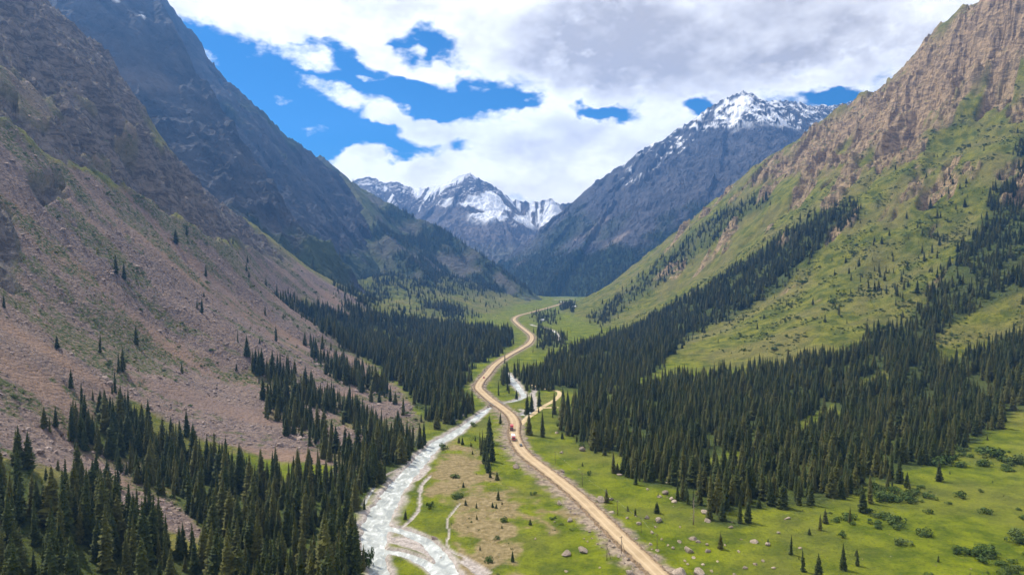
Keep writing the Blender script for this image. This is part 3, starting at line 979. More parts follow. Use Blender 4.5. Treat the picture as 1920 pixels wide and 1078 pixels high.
# right mountain with the snowy top
def z_right(X, Y, Z, px, py, al, dn):
    n = fbm(X, Y, 220, 4, 401)
    st = fbm(al, dn * 0.12, 60, 3, 405)
    f = blobs(px, py, [[(900, 500), (1000, 468), (1080, 455), (1180, 430), (1250, 415), (1330, 390), (1330, 620), (900, 620)]], 16, n * 30 + st * 30)
    f = np.maximum(f, blobs(px, py, [[(960, 480), (1060, 420), (1180, 400), (1170, 440), (1050, 480)]], 14, n * 40 + st * 40 - 8) * 0.7)
    g = blobs(px, py, [[(930, 480), (1000, 440), (1090, 400), (1180, 410), (1160, 450), (1060, 480), (960, 520)]], 16, n * 26 + st * 24) * 0.5
    s = blobs(px, py, [[(1115, 470), (1155, 440), (1180, 425), (1190, 435), (1160, 460), (1125, 480)], [(1170, 455), (1188, 435), (1192, 440), (1176, 462)],
                       [(940, 505), (985, 480), (1010, 478), (1000, 492), (950, 512)], [(1075, 452), (1140, 405), (1145, 410), (1085, 458)]], 3, st * 8)
    sn = blobs(px, py, [[(1340, 205), (1375, 180), (1400, 172), (1418, 185), (1400, 205), (1385, 228), (1352, 226)]], 3, n * 14) * sstep(0.30, 0.40, ridged(X, Y + Z, 120, 5, 409, 0.6))
    band = blobs(px, py, [[(1170, 305), (1260, 232), (1340, 184), (1400, 160), (1570, 180), (1570, 240), (1480, 240), (1400, 238), (1330, 240), (1280, 275), (1215, 325), (1180, 345)]], 10, n * 14)
    sn = np.maximum(sn, band * sstep(0.0, 0.12, ridged(X * 0.8, Y * 0.8 + Z * 1.2, 110, 5, 407, 0.62) - 0.50 + 0.25 * st))
    return {'m_grass': np.clip(g * 0.8, 0, 1), 'm_scree': s * .9, 'm_forest': f, 'm_snow': sn}


RIGHT_RIDGES = [
    (R((850, 545, 3900), (930, 492, 3950), (1000, 449, 4000), (1057, 388, 4050), (1080, 371, 4060), (1110, 343, 4080), (1150, 317, 4100), (1180, 300, 4110), (1210, 276, 4120),
       (1260, 242, 4140), (1310, 212, 4150), (1350, 186, 4160), (1395, 170, 4170), (1412, 176, 4190), (1430, 188, 4230), (1480, 190, 4350), (1530, 196, 4450), (1600, 190, 4550), (1750, 150, 4650)), 0.95, 0.72, 350),
    (R((1395, 170, 4170), (1340, 290, 3800), (1270, 400, 3450), (1180, 510, 3120)), 0.95, 0.78, 250),
    (R((1210, 276, 4120), (1150, 370, 3800), (1090, 460, 3450), (1030, 530, 3150)), 0.9, 0.75, 250),
    (R((1480, 190, 4350), (1450, 330, 3850), (1380, 450, 3350)), 0.95, 0.78, 250),
]
mt_right = mountain_material('shaded_blue_rock', (0.038, 0.040, 0.050), (0.088, 0.086, 0.096), (0.055, 0.075, 0.03), 1150, 1350, 0.6)  # dark base colour carries the cloud shade lying on this mountain
MR = build_mountain('snow_topped_mountain', 'tall grey mountain with a snowy summit and dark forest at its foot, right of centre', RIGHT_RIDGES, (-900, 3300, 2550, 5000), 8.0, mt_right, 0.68, 410, z_right)


def z_far(X, Y, Z, px, py, al, dn):
    n = fbm(X, Y, 380, 4, 501)
    sn = blobs(px, py, [[(660, 330), (760, 345), (850, 330), (890, 322), (930, 350), (960, 372), (1060, 380), (1060, 408), (1000, 416), (945, 410), (890, 398), (850, 398), (800, 412), (700, 378)]], 10, n * 26)
    return {'m_grass': sstep(340, 200, Z) * 0.5, 'm_scree': sstep(0.1, 0.5, n) * 0.35, 'm_forest': Z * 0, 'm_snow': sn * sstep(-0.05, 0.04, 0.4 * n + ridged(al, dn * 0.22, 110, 5, 503, 0.6) - 0.52)}


FAR_RIDGES = [
    (R((560, 340, 5519), (640, 352, 5486), (665, 337, 5453), (690, 328, 5439), (720, 343, 5419), (745, 341, 5406), (770, 351, 5386), (815, 350, 5353), (850, 335, 5320), (870, 327, 5306),
       (882, 324, 5300), (905, 336, 5306), (930, 350, 5320), (945, 364, 5353), (960, 373, 5373), (985, 379, 5386), (1010, 378, 5399), (1035, 371, 5406), (1050, 382, 5419), (1090, 375, 5453), (1200, 360, 5519)), 1.15, 0.62, 300),
    (R((882, 324, 5300), (880, 370, 5120), (860, 410, 4887), (820, 440, 4588)), 1.2, 0.78, 220),
    (R((930, 350, 5320), (940, 400, 5054), (960, 440, 4721)), 1.2, 0.78, 220),
    (R((720, 343, 5419), (740, 380, 5187), (780, 420, 4788)), 1.2, 0.78, 220),
]
mt_far = mountain_material('far_rock', (0.075, 0.07, 0.075), (0.16, 0.14, 0.135), (0.12, 0.13, 0.06), 760, 900, 0.55)
build_mountain('snow_mountain', 'distant jagged snow-streaked mountain closing the head of the valley', FAR_RIDGES, (-2300, 1550, 3980, 5900), 8.5, mt_far, 0.62, 510, z_far)


# ------------------------------------------------------------------ river
def water_material():
    m, g = material('glacial_water')
    pos = g.n('ShaderNodeNewGeometry').outputs['Position']
    st = g.n('ShaderNodeVectorMath', {0: pos, 1: (1.0, 0.55, 1.0)}, operation='MULTIPLY').outputs[0]
    a = g.noise(st, 0.22, 6, 0.62, 0.8)
    b = g.noise(st, 0.9, 5, 0.65, 0.6)
    foam = g.rng(g.math('MULTIPLY_ADD', a, 0.75, g.math('MULTIPLY', b, 0.45)), 0.62, 0.80)
    c = g.mix(g.rng(a, 0.35, 0.65), (0.24, 0.255, 0.24), (0.44, 0.45, 0.42))
    c = g.mix(g.math('MULTIPLY', foam, 0.65), c, (0.80, 0.82, 0.81))
    finish(g, c, 0.42, g.math('MULTIPLY_ADD', b, 0.5, g.math('MULTIPLY', a, 0.5)), 0.8, 0.8, 0.35)
    return m


rx = np.arange(-170, 330, 1.6)
ry = np.r_[np.arange(200, 900, 1.6), np.arange(900, 2700, 4.0)]
RX, RY = np.meshgrid(rx, ry)
rf = channel_field(RX, RY, RIVERS)
kq = np.minimum.reduce([rf[:-1, :-1], rf[1:, :-1], rf[:-1, 1:], rf[1:, 1:]]) < 1.55
river = grid_mesh('river', RX, RY, WATER_Z + fbm(RX, RY, 7, 2, 111) * 0.07 + np.zeros_like(RX), {}, water_material(), kq)
tag(river, 'pale grey glacial river braiding along the valley floor', kind='structure')


# ------------------------------------------------------------------ road
def ribbon(name, line, prof, mats, slot, label):
    """prof: list of (offset, height); slot: material per strip"""
    L = np.asarray(line)
    t = np.gradient(L[:, :2], axis=0)
    t /= np.linalg.norm(t, axis=1)[:, None] + 1e-9
    nrm = np.c_[t[:, 1], -t[:, 0]]
    V, Fc, mi = [], [], []
    k = len(prof)
    for i in range(len(L)):
        for o_, h_ in prof:
            j = 0.45 * (math.sin(i * 1.7 + o_ * 3) + math.sin(i * 0.73 + o_)) * 0.6 if abs(o_) > 3.6 else 0
            V.append((L[i, 0] + nrm[i, 0] * (o_ + j), L[i, 1] + nrm[i, 1] * (o_ + j), L[i, 2] + h_ * (1 + 0.5 * j)))
    for i in range(len(L) - 1):
        for j in range(k - 1):
            Fc.append((i * k + j, i * k + j + 1, (i + 1) * k + j + 1, (i + 1) * k + j))
            mi.append(slot[j])
    me = py_mesh(name, V, Fc, None)
    for m_ in mats:
        me.materials.append(m_)
    me.polygons.foreach_set('material_index', np.array(mi, np.int32))
    at = me.attributes.new('across', 'FLOAT', 'POINT')
    at.data.foreach_set('value', np.tile(np.array([p[0] for p in prof], F32), len(L)))
    # make sure the surface looks up
    if me.polygons[0].normal.z < 0:
        me.flip_normals()
    o = new_obj(name, me)
    tag(o, label, kind='structure')
    return o


def road_mat():
    m, g = material('gravel_road')
    pos = g.n('ShaderNodeNewGeometry').outputs['Position']
    a = g.noise(pos, 0.10, 5, 0.6)
    b = g.noise(pos, 0.9, 5, 0.65)
    c = g.mix(g.rng(a, 0.3, 0.7), (0.31, 0.225, 0.13), (0.41, 0.305, 0.185))
    c = g.mix(g.rng(b, 0.45, 0.8, 0, 0.45), c, (0.29, 0.21, 0.13))
    ac = g.math('ADD', g.math('ABSOLUTE', g.attr('across')), g.math('MULTIPLY', g.math('SUBTRACT', a, 0.5), 1.6))
    rut = g.rng(g.math('ABSOLUTE', g.math('SUBTRACT', ac, 1.75)), 0.25, 0.75, 0.45, 0.0)
    c = g.mix(rut, c, (0.50, 0.39, 0.26))
    c = g.mix(g.rng(ac, 2.7, 3.7, 0, 0.6), c, (0.23, 0.165, 0.10))
    finish(g, c, 0.95, b, 0.12, 0.6, 0.15)
    return m


M_ROAD = road_mat()
M_BERM = simple_mat('berm_gravel', (0.17, 0.12, 0.075), 0.95, 0.45, 0.8, 0.1, 0.4)
M_TRACK = simple_mat('track_dust', (0.43, 0.33, 0.19), 0.95, 0.2, 0.3, 0.1, 0.1)
RL = smooth_line(np.c_[ROAD, np.full(len(ROAD), ROAD_Z)][::2], 6)
ribbon('road', RL, [(-6.4, -1.1), (-5.0, -0.35), (-4.35, 0.30), (-3.75, 0.02), (-1.8, 0.10), (0, 0.16), (1.8, 0.10), (3.75, 0.02), (4.35, 0.30), (5.0, -0.35), (6.4, -1.1)],
       [M_ROAD, M_BERM], [1, 1, 1, 0, 0, 0, 0, 1, 1, 1], 'ochre gravel road winding up the middle of the valley')
for T in TRACKS:
    tl_ = np.c_[T, np.full(len(T), 0.62)]
    ribbon('dirt_track', tl_, [(-2.6, -0.25), (-1.9, 0.0), (0, 0.05), (1.9, 0.0), (2.6, -0.25)], [M_TRACK], [0, 0, 0, 0],
           'pale dirt track looping off the road past the upper river' if len(T) > 20 else 'short pale dirt spur off the looping track')
#PART2
# ------------------------------------------------------------------ ground look-up on the built mesh
_lr = math.log(rows[1] / rows[0])


def on_grid(x, y, A=ZZ):
    """value of a grid array of the near valley at ground points"""
    r = np.clip(np.log(np.maximum(y, 121) / rows[0]) / _lr, 0, NR - 1.001)
    c = np.clip((x / (y + 60) - uu[0]) / (uu[1] - uu[0]), 0, NC - 1.001)
    i, j = r.astype(int), c.astype(int)
    f, g = r - i, c - j
    return (A[i, j] * (1 - f) * (1 - g) + A[i, j + 1] * (1 - f) * g + A[i + 1, j] * f * (1 - g) + A[i + 1, j + 1] * f * g)


def spot(px, py):
    X, Y, _ = drop(px, py)
    return X, Y, on_grid(X, Y)


# ------------------------------------------------------------------ bridge
def box_data(name, sx, sy, sz, mat, top=1.0):
    v = []
    for z, k in ((0, 1.0), (sz, top)):
        v += [(-sx / 2 * k, -sy / 2 * k, z), (sx / 2 * k, -sy / 2 * k, z), (sx / 2 * k, sy / 2 * k, z), (-sx / 2 * k, sy / 2 * k, z)]
    f = [(3, 2, 1, 0), (4, 5, 6, 7), (0, 1, 5, 4), (1, 2, 6, 5), (2, 3, 7, 6), (3, 0, 4, 7)]
    return py_mesh(name, v, f, mat)


def tube_mesh(name, pts, r0, r1, mat, n=6):
    V, Fc = [], []
    P = [Vector(p) for p in pts]
    for i, p in enumerate(P):
        d = (P[min(i + 1, len(P) - 1)] - P[max(i - 1, 0)]).normalized()
        a = d.orthogonal().normalized()
        b = d.cross(a)
        r = r0 + (r1 - r0) * i / max(len(P) - 1, 1)
        for k in range(n):
            t = 2 * math.pi * k / n
            V.append(p + a * (r * math.cos(t)) + b * (r * math.sin(t)))
    for i in range(len(P) - 1):
        for k in range(n):
            Fc.append((i * n + k, i * n + (k + 1) % n, (i + 1) * n + (k + 1) % n, (i + 1) * n + k))
    Fc.append(tuple(range(n - 1, -1, -1)))
    Fc.append(tuple((len(P) - 1) * n + k for k in range(n)))
    return py_mesh(name, V, Fc, mat, True)


M_CONC = simple_mat('bridge_concrete', (0.30, 0.28, 0.25), 0.9, 0.25, 0.6, 0.2, 0.1)
M_STEEL = simple_mat('grey_steel', (0.30, 0.30, 0.30), 0.55, 0.2, 2.0, 0.4)
_d, _ = line_dist(RL[:, 0], RL[:, 1], RIVERS[0])
_ok = (RL[:, 1] > 560) & (RL[:, 1] < 760)
bi = int(np.argmin(np.where(_ok, _d, 1e9)))
bt = RL[bi + 2, :2] - RL[bi - 2, :2]
b_ang = math.atan2(bt[1], bt[0])
bridge = new_obj('bridge', None, loc=(RL[bi, 0], RL[bi, 1], 0))
bridge.rotation_euler.z = b_ang
tag(bridge, 'low concrete road bridge carrying the gravel road over the river', 'bridge')
new_obj('deck', box_data('deck', 26, 11.5, 0.7, M_CONC), bridge, (0, 0, ROAD_Z - 1.85))
for s_ in (-1, 1):
    new_obj('abutment', box_data('abutment', 3.0, 11.0, 1.9, M_CONC, 0.92), bridge, (s_ * 12.2, 0, ROAD_Z - 3.76))
    gr = new_obj('guard_rail', box_data('guard_rail', 24, 0.16, 0.35, M_STEEL), bridge, (0, s_ * 5.35, ROAD_Z + 0.55))
    for k in range(7):
        new_obj('rail_post', box_data('rail_post', 0.16, 0.16, 1.75, M_STEEL), gr, (-11 + k * 11 / 3, s_ * 0.16, -1.6))


# ------------------------------------------------------------------ spruces
def foliage_mat(name, dark, light, tip):
    m, g = material(name)
    geo = g.n('ShaderNodeNewGeometry')
    oi = g.n('ShaderNodeObjectInfo')
    n = g.noise(geo.outputs['Position'], 0.9, 3, 0.6)
    c = g.mix(g.rng(n, 0.3, 0.7), dark, light)
    c = g.mix(g.rng(oi.outputs['Random'], 0.35, 1.0, 0, 0.75), c, tip)
    finish(g, c, 0.75, spec=0.15)
    return m


M_SPRUCE = foliage_mat('spruce_needles', (0.014, 0.024, 0.005), (0.052, 0.064, 0.010), (0.095, 0.090, 0.018))
M_BARK = simple_mat('bark', (0.075, 0.055, 0.04), 0.95, 0.3, 2.0, 0.1)
M_SHRUB = foliage_mat('shrub_leaves', (0.024, 0.048, 0.008), (0.070, 0.105, 0.018), (0.09, 0.115, 0.03))


def crown_data(seed, H=24.0, Rr=2.7, whorls=30, per=8):
    rnd = random.Random(seed)
    V, Fc = [], []
    z0 = H * rnd.uniform(0.02, 0.06)
    lean = rnd.uniform(-0.02, 0.02), rnd.uniform(-0.02, 0.02)
    asym = rnd.uniform(0, 6.28)
    bump = [rnd.uniform(0.82, 1.12) for _ in range(8)]

    def prof(t):
        b = bump[min(int(t * 8), 7)]
        return Rr * min(1.0, 0.72 + t * 4.0) * (1 - t) ** 0.82 * b + 0.12
    for k in range(whorls):
        t = k / (whorls - 1)
        z = z0 + (H - z0) * (t ** 0.96)
        r = prof(t)
        n = per if t < 0.75 else max(5, per - 3)
        a0 = rnd.uniform(0, 6.28)
        for j in range(n):
            a = a0 + j * 6.283 / n + rnd.uniform(-0.3, 0.3)
            ln = r * rnd.uniform(0.68, 1.2) * (1 + 0.14 * math.cos(a - asym))
            if rnd.random() < 0.06:
                ln *= 0.5
            zz = z + rnd.uniform(-0.3, 0.3)
            dr = ln * rnd.uniform(0.28, 0.6)
            w = ln * rnd.uniform(0.30, 0.46) + 0.12
            ca, sa = math.cos(a), math.sin(a)
            i = len(V)
            cx, cy = lean[0] * zz, lean[1] * zz
            V += [(cx + ca * ln * 0.04, cy + sa * ln * 0.04, zz + 0.25),
                  (cx + ca * ln, cy + sa * ln, zz - dr + 0.18 * ln),
                  (cx + ca * ln * 0.6 - sa * w, cy + sa * ln * 0.6 + ca * w, zz - dr * 0.95),
                  (cx + ca * ln * 0.6 + sa * w, cy + sa * ln * 0.6 - ca * w, zz - dr * 0.95)]
            Fc += [(i, i + 1, i + 2), (i, i + 3, i + 1)]
    # needle mass close to the stem
    n, m = 7, 7
    i0 = len(V)
    for k in range(m):
        t = k / (m - 1)
        z = z0 + (H - z0) * t * 0.99
        for j in range(n):
            a = j * 6.283 / n + k * 0.4
            r = prof(t) * 0.52 * rnd.uniform(0.7, 1.15) * (0.15 if k == m - 1 else 1)
            V.append((lean[0] * z + r * math.cos(a), lean[1] * z + r * math.sin(a), z))
    for k in range(m - 1):
        for j in range(n):
            a, b = i0 + k * n + j, i0 + k * n + (j + 1) % n
            Fc += [(a, b, b + n), (a, b + n, a + n)]
    return V, Fc


def trunk_data(seed, H=24.0, n=6):
    rnd = random.Random(seed)
    V, Fc = [], []
    lv = [(-1.2, 0.46), (0.4, 0.38), (H * 0.5, 0.22), (H * 0.93, 0.05)]
    for z, r in lv:
        for j in range(n):
            a = 6.283 * j / n
            V.append((r * math.cos(a), r * math.sin(a), z))
    for k in range(len(lv) - 1):
        for j in range(n):
            Fc.append((k * n + j, k * n + (j + 1) % n, (k + 1) * n + (j + 1) % n, (k + 1) * n + j))
    return V, Fc


NV = 9
SPR = []
forest_coll = bpy.data.collections.new('spruce_kinds')
for k in range(NV):
    cv, cf_ = crown_data(100 + k, 24.0, (3.3, 3.7, 4.2, 3.0, 4.6, 3.5, 3.9, 2.6, 5.0)[k], (30, 28, 31, 32, 27, 26, 33, 22, 24)[k], (8, 8, 9, 7, 9, 8, 8, 6, 9)[k])
    tv, tf_ = trunk_data(100 + k)
    crown_me = py_mesh('crown', cv, cf_, M_SPRUCE)
    trunk_me = py_mesh('trunk', tv, tf_, M_BARK)
    SPR.append((crown_me, trunk_me))
    both = py_mesh('spruce_kind', cv + tv, cf_ + [tuple(i + len(cv) for i in f) for f in tf_], None)
    both.materials.append(M_SPRUCE)
    both.materials.append(M_BARK)
    both.polygons.foreach_set('material_index', np.array([0] * len(cf_) + [1] * len(tf_), np.int32))
    forest_coll.objects.link(bpy.data.objects.new('spruce_kind_%d' % k, both))


def scatter(name, pts, scl, rot, idx, coll, label, tilt=None):
    """one object of uncountable pieces: instances of a few shapes on points"""
    me = bpy.data.meshes.new(name)
    n = len(pts)
    me.vertices.add(n)
    me.vertices.foreach_set('co', np.asarray(pts, F32).ravel())
    a = me.attributes.new('scl', 'FLOAT_VECTOR', 'POINT')
    a.data.foreach_set('vector', np.asarray(scl, F32).ravel())
    r3 = np.zeros((n, 3), F32)
    r3[:, 2] = rot
    if tilt is not None:
        r3[:, :2] = tilt
    a = me.attributes.new('rot', 'FLOAT_VECTOR', 'POINT')
    a.data.foreach_set('vector', r3.ravel())
    a = me.attributes.new('idx', 'INT', 'POINT')
    a.data.foreach_set('value', np.asarray(idx, np.int32))
    o = new_obj(name, me)
    ng = bpy.data.node_groups.new(name + '_scatter', 'GeometryNodeTree')
    ng.interface.new_socket('Geometry', in_out='INPUT', socket_type='NodeSocketGeometry')
    ng.interface.new_socket('Geometry', in_out='OUTPUT', socket_type='NodeSocketGeometry')
    N, Lk = ng.nodes, ng.links
    gi, go = N.new('NodeGroupInput'), N.new('NodeGroupOutput')
    ci = N.new('GeometryNodeCollectionInfo')
    ci.inputs['Collection'].default_value = coll
    ci.inputs['Separate Children'].default_value = True
    ci.inputs['Reset Children'].default_value = True
    ip = N.new('GeometryNodeInstanceOnPoints')
    ip.inputs['Pick Instance'].default_value = True

    def na(nm, ty):
        q = N.new('GeometryNodeInputNamedAttribute')
        q.data_type = ty
        q.inputs['Name'].default_value = nm
        return q.outputs['Attribute']
    Lk.new(gi.outputs[0], ip.inputs['Points'])
    Lk.new(ci.outputs[0], ip.inputs['Instance'])
    Lk.new(na('idx', 'INT'), ip.inputs['Instance Index'])
    Lk.new(na('rot', 'FLOAT_VECTOR'), ip.inputs['Rotation'])
    Lk.new(na('scl', 'FLOAT_VECTOR'), ip.inputs['Scale'])
    Lk.new(ip.outputs[0], go.inputs[0])
    md = o.modifiers.new('scatter', 'NODES')
    md.node_group = ng
    tag(o, label, kind='stuff')
    return o


def jitter_grid(y0, y1, step, half=0.92):
    ys = np.arange(y0, y1, step)
    out = []
    for i, yy in enumerate(ys):
        xs = np.arange(-half * (yy + 60), half * (yy + 60), step) + (i % 2) * step * 0.5
        out.append(np.c_[xs, np.full(xs.size, yy)])
    P = np.vstack(out)
    P += RNG.uniform(-0.42, 0.42, P.shape) * step
    return P[:, 0], P[:, 1]


# lone trees: foot column, foot row, height in photo pixels, label
LONE = [
    (938, 794, 22, 'short broad spruce beside the road just below the bridge'),
    (919, 834, 58, 'tallest slender spruce of the clump left of the road'),
    (988, 775, 44, 'tall spruce left of a close pair between river and dirt track'),
    (997, 770, 38, 'tall spruce right of a close pair between river and dirt track'),
    (1011, 760, 36, 'narrow spruce standing alone inside the loop of the dirt track'),
    (1010, 774, 11, 'small young spruce at the bend where the dirt track forks'),
    (992, 817, 44, 'tall spruce right of the road across from the trucks'),
    (1017, 818, 50, 'bushy tall spruce in the meadow right of the road near the trucks'),
    (968, 746, 18, 'single dark spruce on the river bank inside the upper bend'),
    (1054, 824, 15, 'short spruce at the upper edge of the right meadow'),
    (1116, 851, 16, 'left one of two short spruces in front of the right forest'),
    (1133, 852, 19, 'right one of two short spruces in front of the right forest'),
    (1150, 885, 42, 'spruce at the left of a clump standing out from the right forest'),
    (1157, 888, 20, 'low bushy spruce at the front of the clump in the right meadow'),
    (1170, 884, 44, 'tall spruce at the right of the clump in the right meadow'),
    (1137, 940, 28, 'dark spruce growing against the big boulder right of the road'),
    (1092, 874, 8, 'tiny young spruce in the open right meadow'),
    (1191, 969, 16, 'small spruce among boulders close to the road edge'),
    (1231, 964, 23, 'small pointed spruce above a boulder in the right meadow'),
    (1234, 934, 9, 'tiny spruce touching a small stone in the right meadow'),
    (1192, 907, 42, 'slim spruce at the lower left corner of the right forest'),
    (1351, 1031, 33, 'lone spruce on the boulder meadow at the lower right'),
    (1483, 1040, 40, 'lone dark spruce right of the boulder meadow at lower right'),
    (1505, 1072, 44, 'dark spruce at the bottom edge in the lower right meadow'),
    (1440, 1024, 14, 'little spruce between stones at the lower right'),
    (961, 1054, 22, 'rounded young tree on the dry meadow near the bottom edge'),
    (932, 901, 17, 'small spruce at the lower end of the clump left of the road'),
    (934, 938, 20, 'pair-topped small spruce on the dry brown meadow'),
    (994, 982, 13, 'small dark spruce in the middle of the dry brown meadow'),
    (867, 835, 15, 'right small spruce of two on the bank beside the pale river'),
    (860, 831, 13, 'left small spruce of two on the bank beside the pale river'),
    (883, 838, 11, 'tiny spruce on the grass between river and tall clump'),
    (891, 827, 12, 'small spruce just above the tall clump left of the road'),
    (760, 970, 18, 'short dark conifer on the grassy river island'),
    (350, 448, 20, 'lone spruce high on the left scree slope'),
    (386, 517, 24, 'dark spruce alone on the green streak of the left scree slope'),
    (188, 663, 36, 'single spruce on the upper edge of the lower left scree'),
    (230, 703, 46, 'tall front spruce of the pair in the middle of the left scree'),
    (222, 700, 40, 'slender rear spruce of the pair in the middle of the left scree'),
    (350, 820, 52, 'slender spruce standing free at the edge of the brown scree gully'),
    (107, 665, 26, 'dark spruce leaning free on green slope at the far left'),
    (216, 738, 42, 'spruce just below the pair on the left scree'),
    (83, 785, 42, 'left spruce of three standing on the grey scree at the far left'),
    (104, 790, 40, 'right spruce of three standing on the grey scree at the far left'),
    (93, 792, 30, 'small middle spruce of three on the grey scree at the far left'),
    (1524, 575, 16, 'lone spruce on the bright grassy strip of the right slope'),
    (1573, 590, 24, 'dark lone spruce at the upper end of the bright grassy strip'),
    (1800, 545, 20, 'lone spruce on the green slope near the right edge'),
]
CLUMP = [(910, 869, 50), (905, 846, 40), (900, 843, 34), (915, 884, 36), (923, 864, 48), (908, 858, 40), (917, 848, 50), (903, 852, 30), (919, 895, 20), (912, 878, 34)]


def place_tree(x, y, z, H, width, label, group=None):
    k = random.randrange(NV)
    root = new_obj('spruce_tree', None, loc=(x, y, z - 0.15))
    root.rotation_euler.z = random.uniform(0, 6.28)
    s = H / 24.0
    root.scale = (s * width, s * width, s)
    tag(root, label, 'tree', group)
    new_obj('trunk', SPR[k][1], root)
    new_obj('crown', SPR[k][0], root)
    return root


n_lone = 0
lp = np.array([t[:3] for t in LONE], float)
LX, LY, LZ = spot(lp[:, 0], lp[:, 1])
for (px_, py_, h_, lab), x, y, z in zip(LONE, LX, LY, LZ):
    H = h_ * y / FOC
    place_tree(x, y, z, H, 1.75 if H < 8 else (1.3 if H < 15 else 1.15), lab)
    n_lone += 1
cp_ = np.array(CLUMP, float)
CX, CY, CZ = spot(cp_[:, 0], cp_[:, 1])
for (px_, py_, h_), x, y, z in zip(CLUMP, CX, CY, CZ):
    place_tree(x, y, z, h_ * y / FOC, 1.0, 'dark spruce in the narrow clump between the dry meadow and the road', 'spruces of the roadside clump')
    n_lone += 1

# the forests
tx, ty = jitter_grid(190, 2750, 4.6)
dens = on_grid(tx, ty, fd)
rv = on_grid(tx, ty, np.minimum(ZN['river'], 9.0))
rdv = on_grid(tx, ty, np.minimum(ZN['road'], 60.0))
clear_n = sstep(-0.45, -0.02, fbm(tx, ty, 38, 3, 143))
keep = (RNG.uniform(0, 1, tx.size) < dens ** 1.3 * (0.12 + 0.88 * clear_n) * np.where(ty > 1500, 0.55, 0.82)) & (rv > 1.3) & (rdv > 9.0)
tx, ty, dens = tx[keep], ty[keep], dens[keep]
tz = on_grid(tx, ty)
th = np.clip(RNG.lognormal(2.82, 0.36, tx.size), 4, 29) * (0.72 + 0.3 * dens)
th *= np.where(tx > 0, 0.74, 0.88) * (1 + 0.22 * fbm(tx, ty, 60, 2, 140))
tw = RNG.uniform(0.78, 1.35, tx.size)
fpx, fpy = project(tx, ty, tz)
tpx, tpy = project(tx, ty, tz + th)
hpx = fpy - tpy
vis = (fpx > 4) & (fpx < 1916) & (tpy < 1050) & (tpy > 0)
# leave out what cannot show: far behind the crest or well outside the frame
frame = (fpx > -260) & (fpx < 2180) & (tpy < 1250)
order = np.argsort(-np.where(vis, hpx, -1))
single = order[:300 - n_lone]
ZONE_LABELS = [
    (lambda u, v, x: x < 0 and v > 900 and u < 330, 'tall dark spruce in the dense forest filling the bottom left corner', 'spruces in the bottom left corner'),
    (lambda u, v, x: x < 0 and u < 330, 'dark spruce along the upper fringe of the lower left forest below the scree', 'spruces on the lower left forest fringe'),
    (lambda u, v, x: x < 0 and v > 900, 'tall dark spruce in the dense forest between the lower left scree gully and the river', 'spruces between gully and river'),
    (lambda u, v, x: x < 0, 'dark spruce in the left forest below the middle of the scree slope', 'spruces below the middle of the left scree'),
    (lambda u, v, x: v > 900 and u > 1430, 'dark spruce scattered on the shrubby meadow at the lower right', 'spruces on the lower right meadow'),
    (lambda u, v, x: True, 'dark spruce along the near edge of the large right-hand forest', 'spruces on the near edge of the right forest'),
]
for i in single:
    for fn, lab, grp in ZONE_LABELS:
        if fn(fpx[i], fpy[i], tx[i]):
            break
    place_tree(tx[i], ty[i], tz[i], th[i], tw[i], lab, grp)
rest = np.setdiff1d(np.where(frame)[0], single)
FP = [np.c_[tx[rest], ty[rest], tz[rest] - 0.15]]
FS = [np.c_[th[rest] / 24 * tw[rest], th[rest] / 24 * tw[rest], th[rest] / 24]]
# woods on the mountains behind
for (mX, mY, mZ, mat_, mpx, mpy), stepm, prob in ((ML, 1, 0.35), (MS, 1, 0.42), (MR, 1, 0.50)):
    m = (RNG.uniform(0, 1, mX.shape) < prob * np.clip(mat_['m_forest'], 0, 1) ** 1.5 + 0.004 * (mat_['m_grass'] > 0.5)) & (mpx > -60) & (mpx < 1980) & (mpy < 640) & (mZ > -2) & (mY > 1500)
    q = np.c_[mX[m], mY[m], mZ[m] - 1.0]
    q[:, :2] += RNG.uniform(-3, 3, (len(q), 2))
    FP.append(q)
    hh_ = RNG.uniform(12, 24, len(q)) / 24
    FS.append(np.c_[hh_ * 1.1, hh_ * 1.1, hh_])
# young spruces dotted over the dry meadow and the forest edge
yx, yy_ = jitter_grid(230, 620, 6.0)
yd = on_grid(yx, yy_, ZN['dry'])
yr = on_grid(yx, yy_, np.minimum(ZN['road'], 60.0))
yv = on_grid(yx, yy_, np.minimum(ZN['river'], 9.0))
yk = (RNG.uniform(0, 1, yx.size) < 0.10 * yd + 0.012 * (yx > 0)) & (yr > 12) & (yv > 1.5)
yh = RNG.uniform(1.0, 3.6, yk.sum())
FP.append(np.c_[yx[yk], yy_[yk], on_grid(yx[yk], yy_[yk]) - 0.05])
FS.append(np.c_[yh / 24 * 1.6, yh / 24 * 1.6, yh / 24])
FP, FS = np.vstack(FP), np.vstack(FS)
print('forest instances', len(FP), 'single', len(single))
scatter('spruce_forest', FP, FS, RNG.uniform(0, 6.28, len(FP)), RNG.integers(0, NV, len(FP)), forest_coll,
        'dense dark spruce forest covering the lower slopes on both sides of the valley')


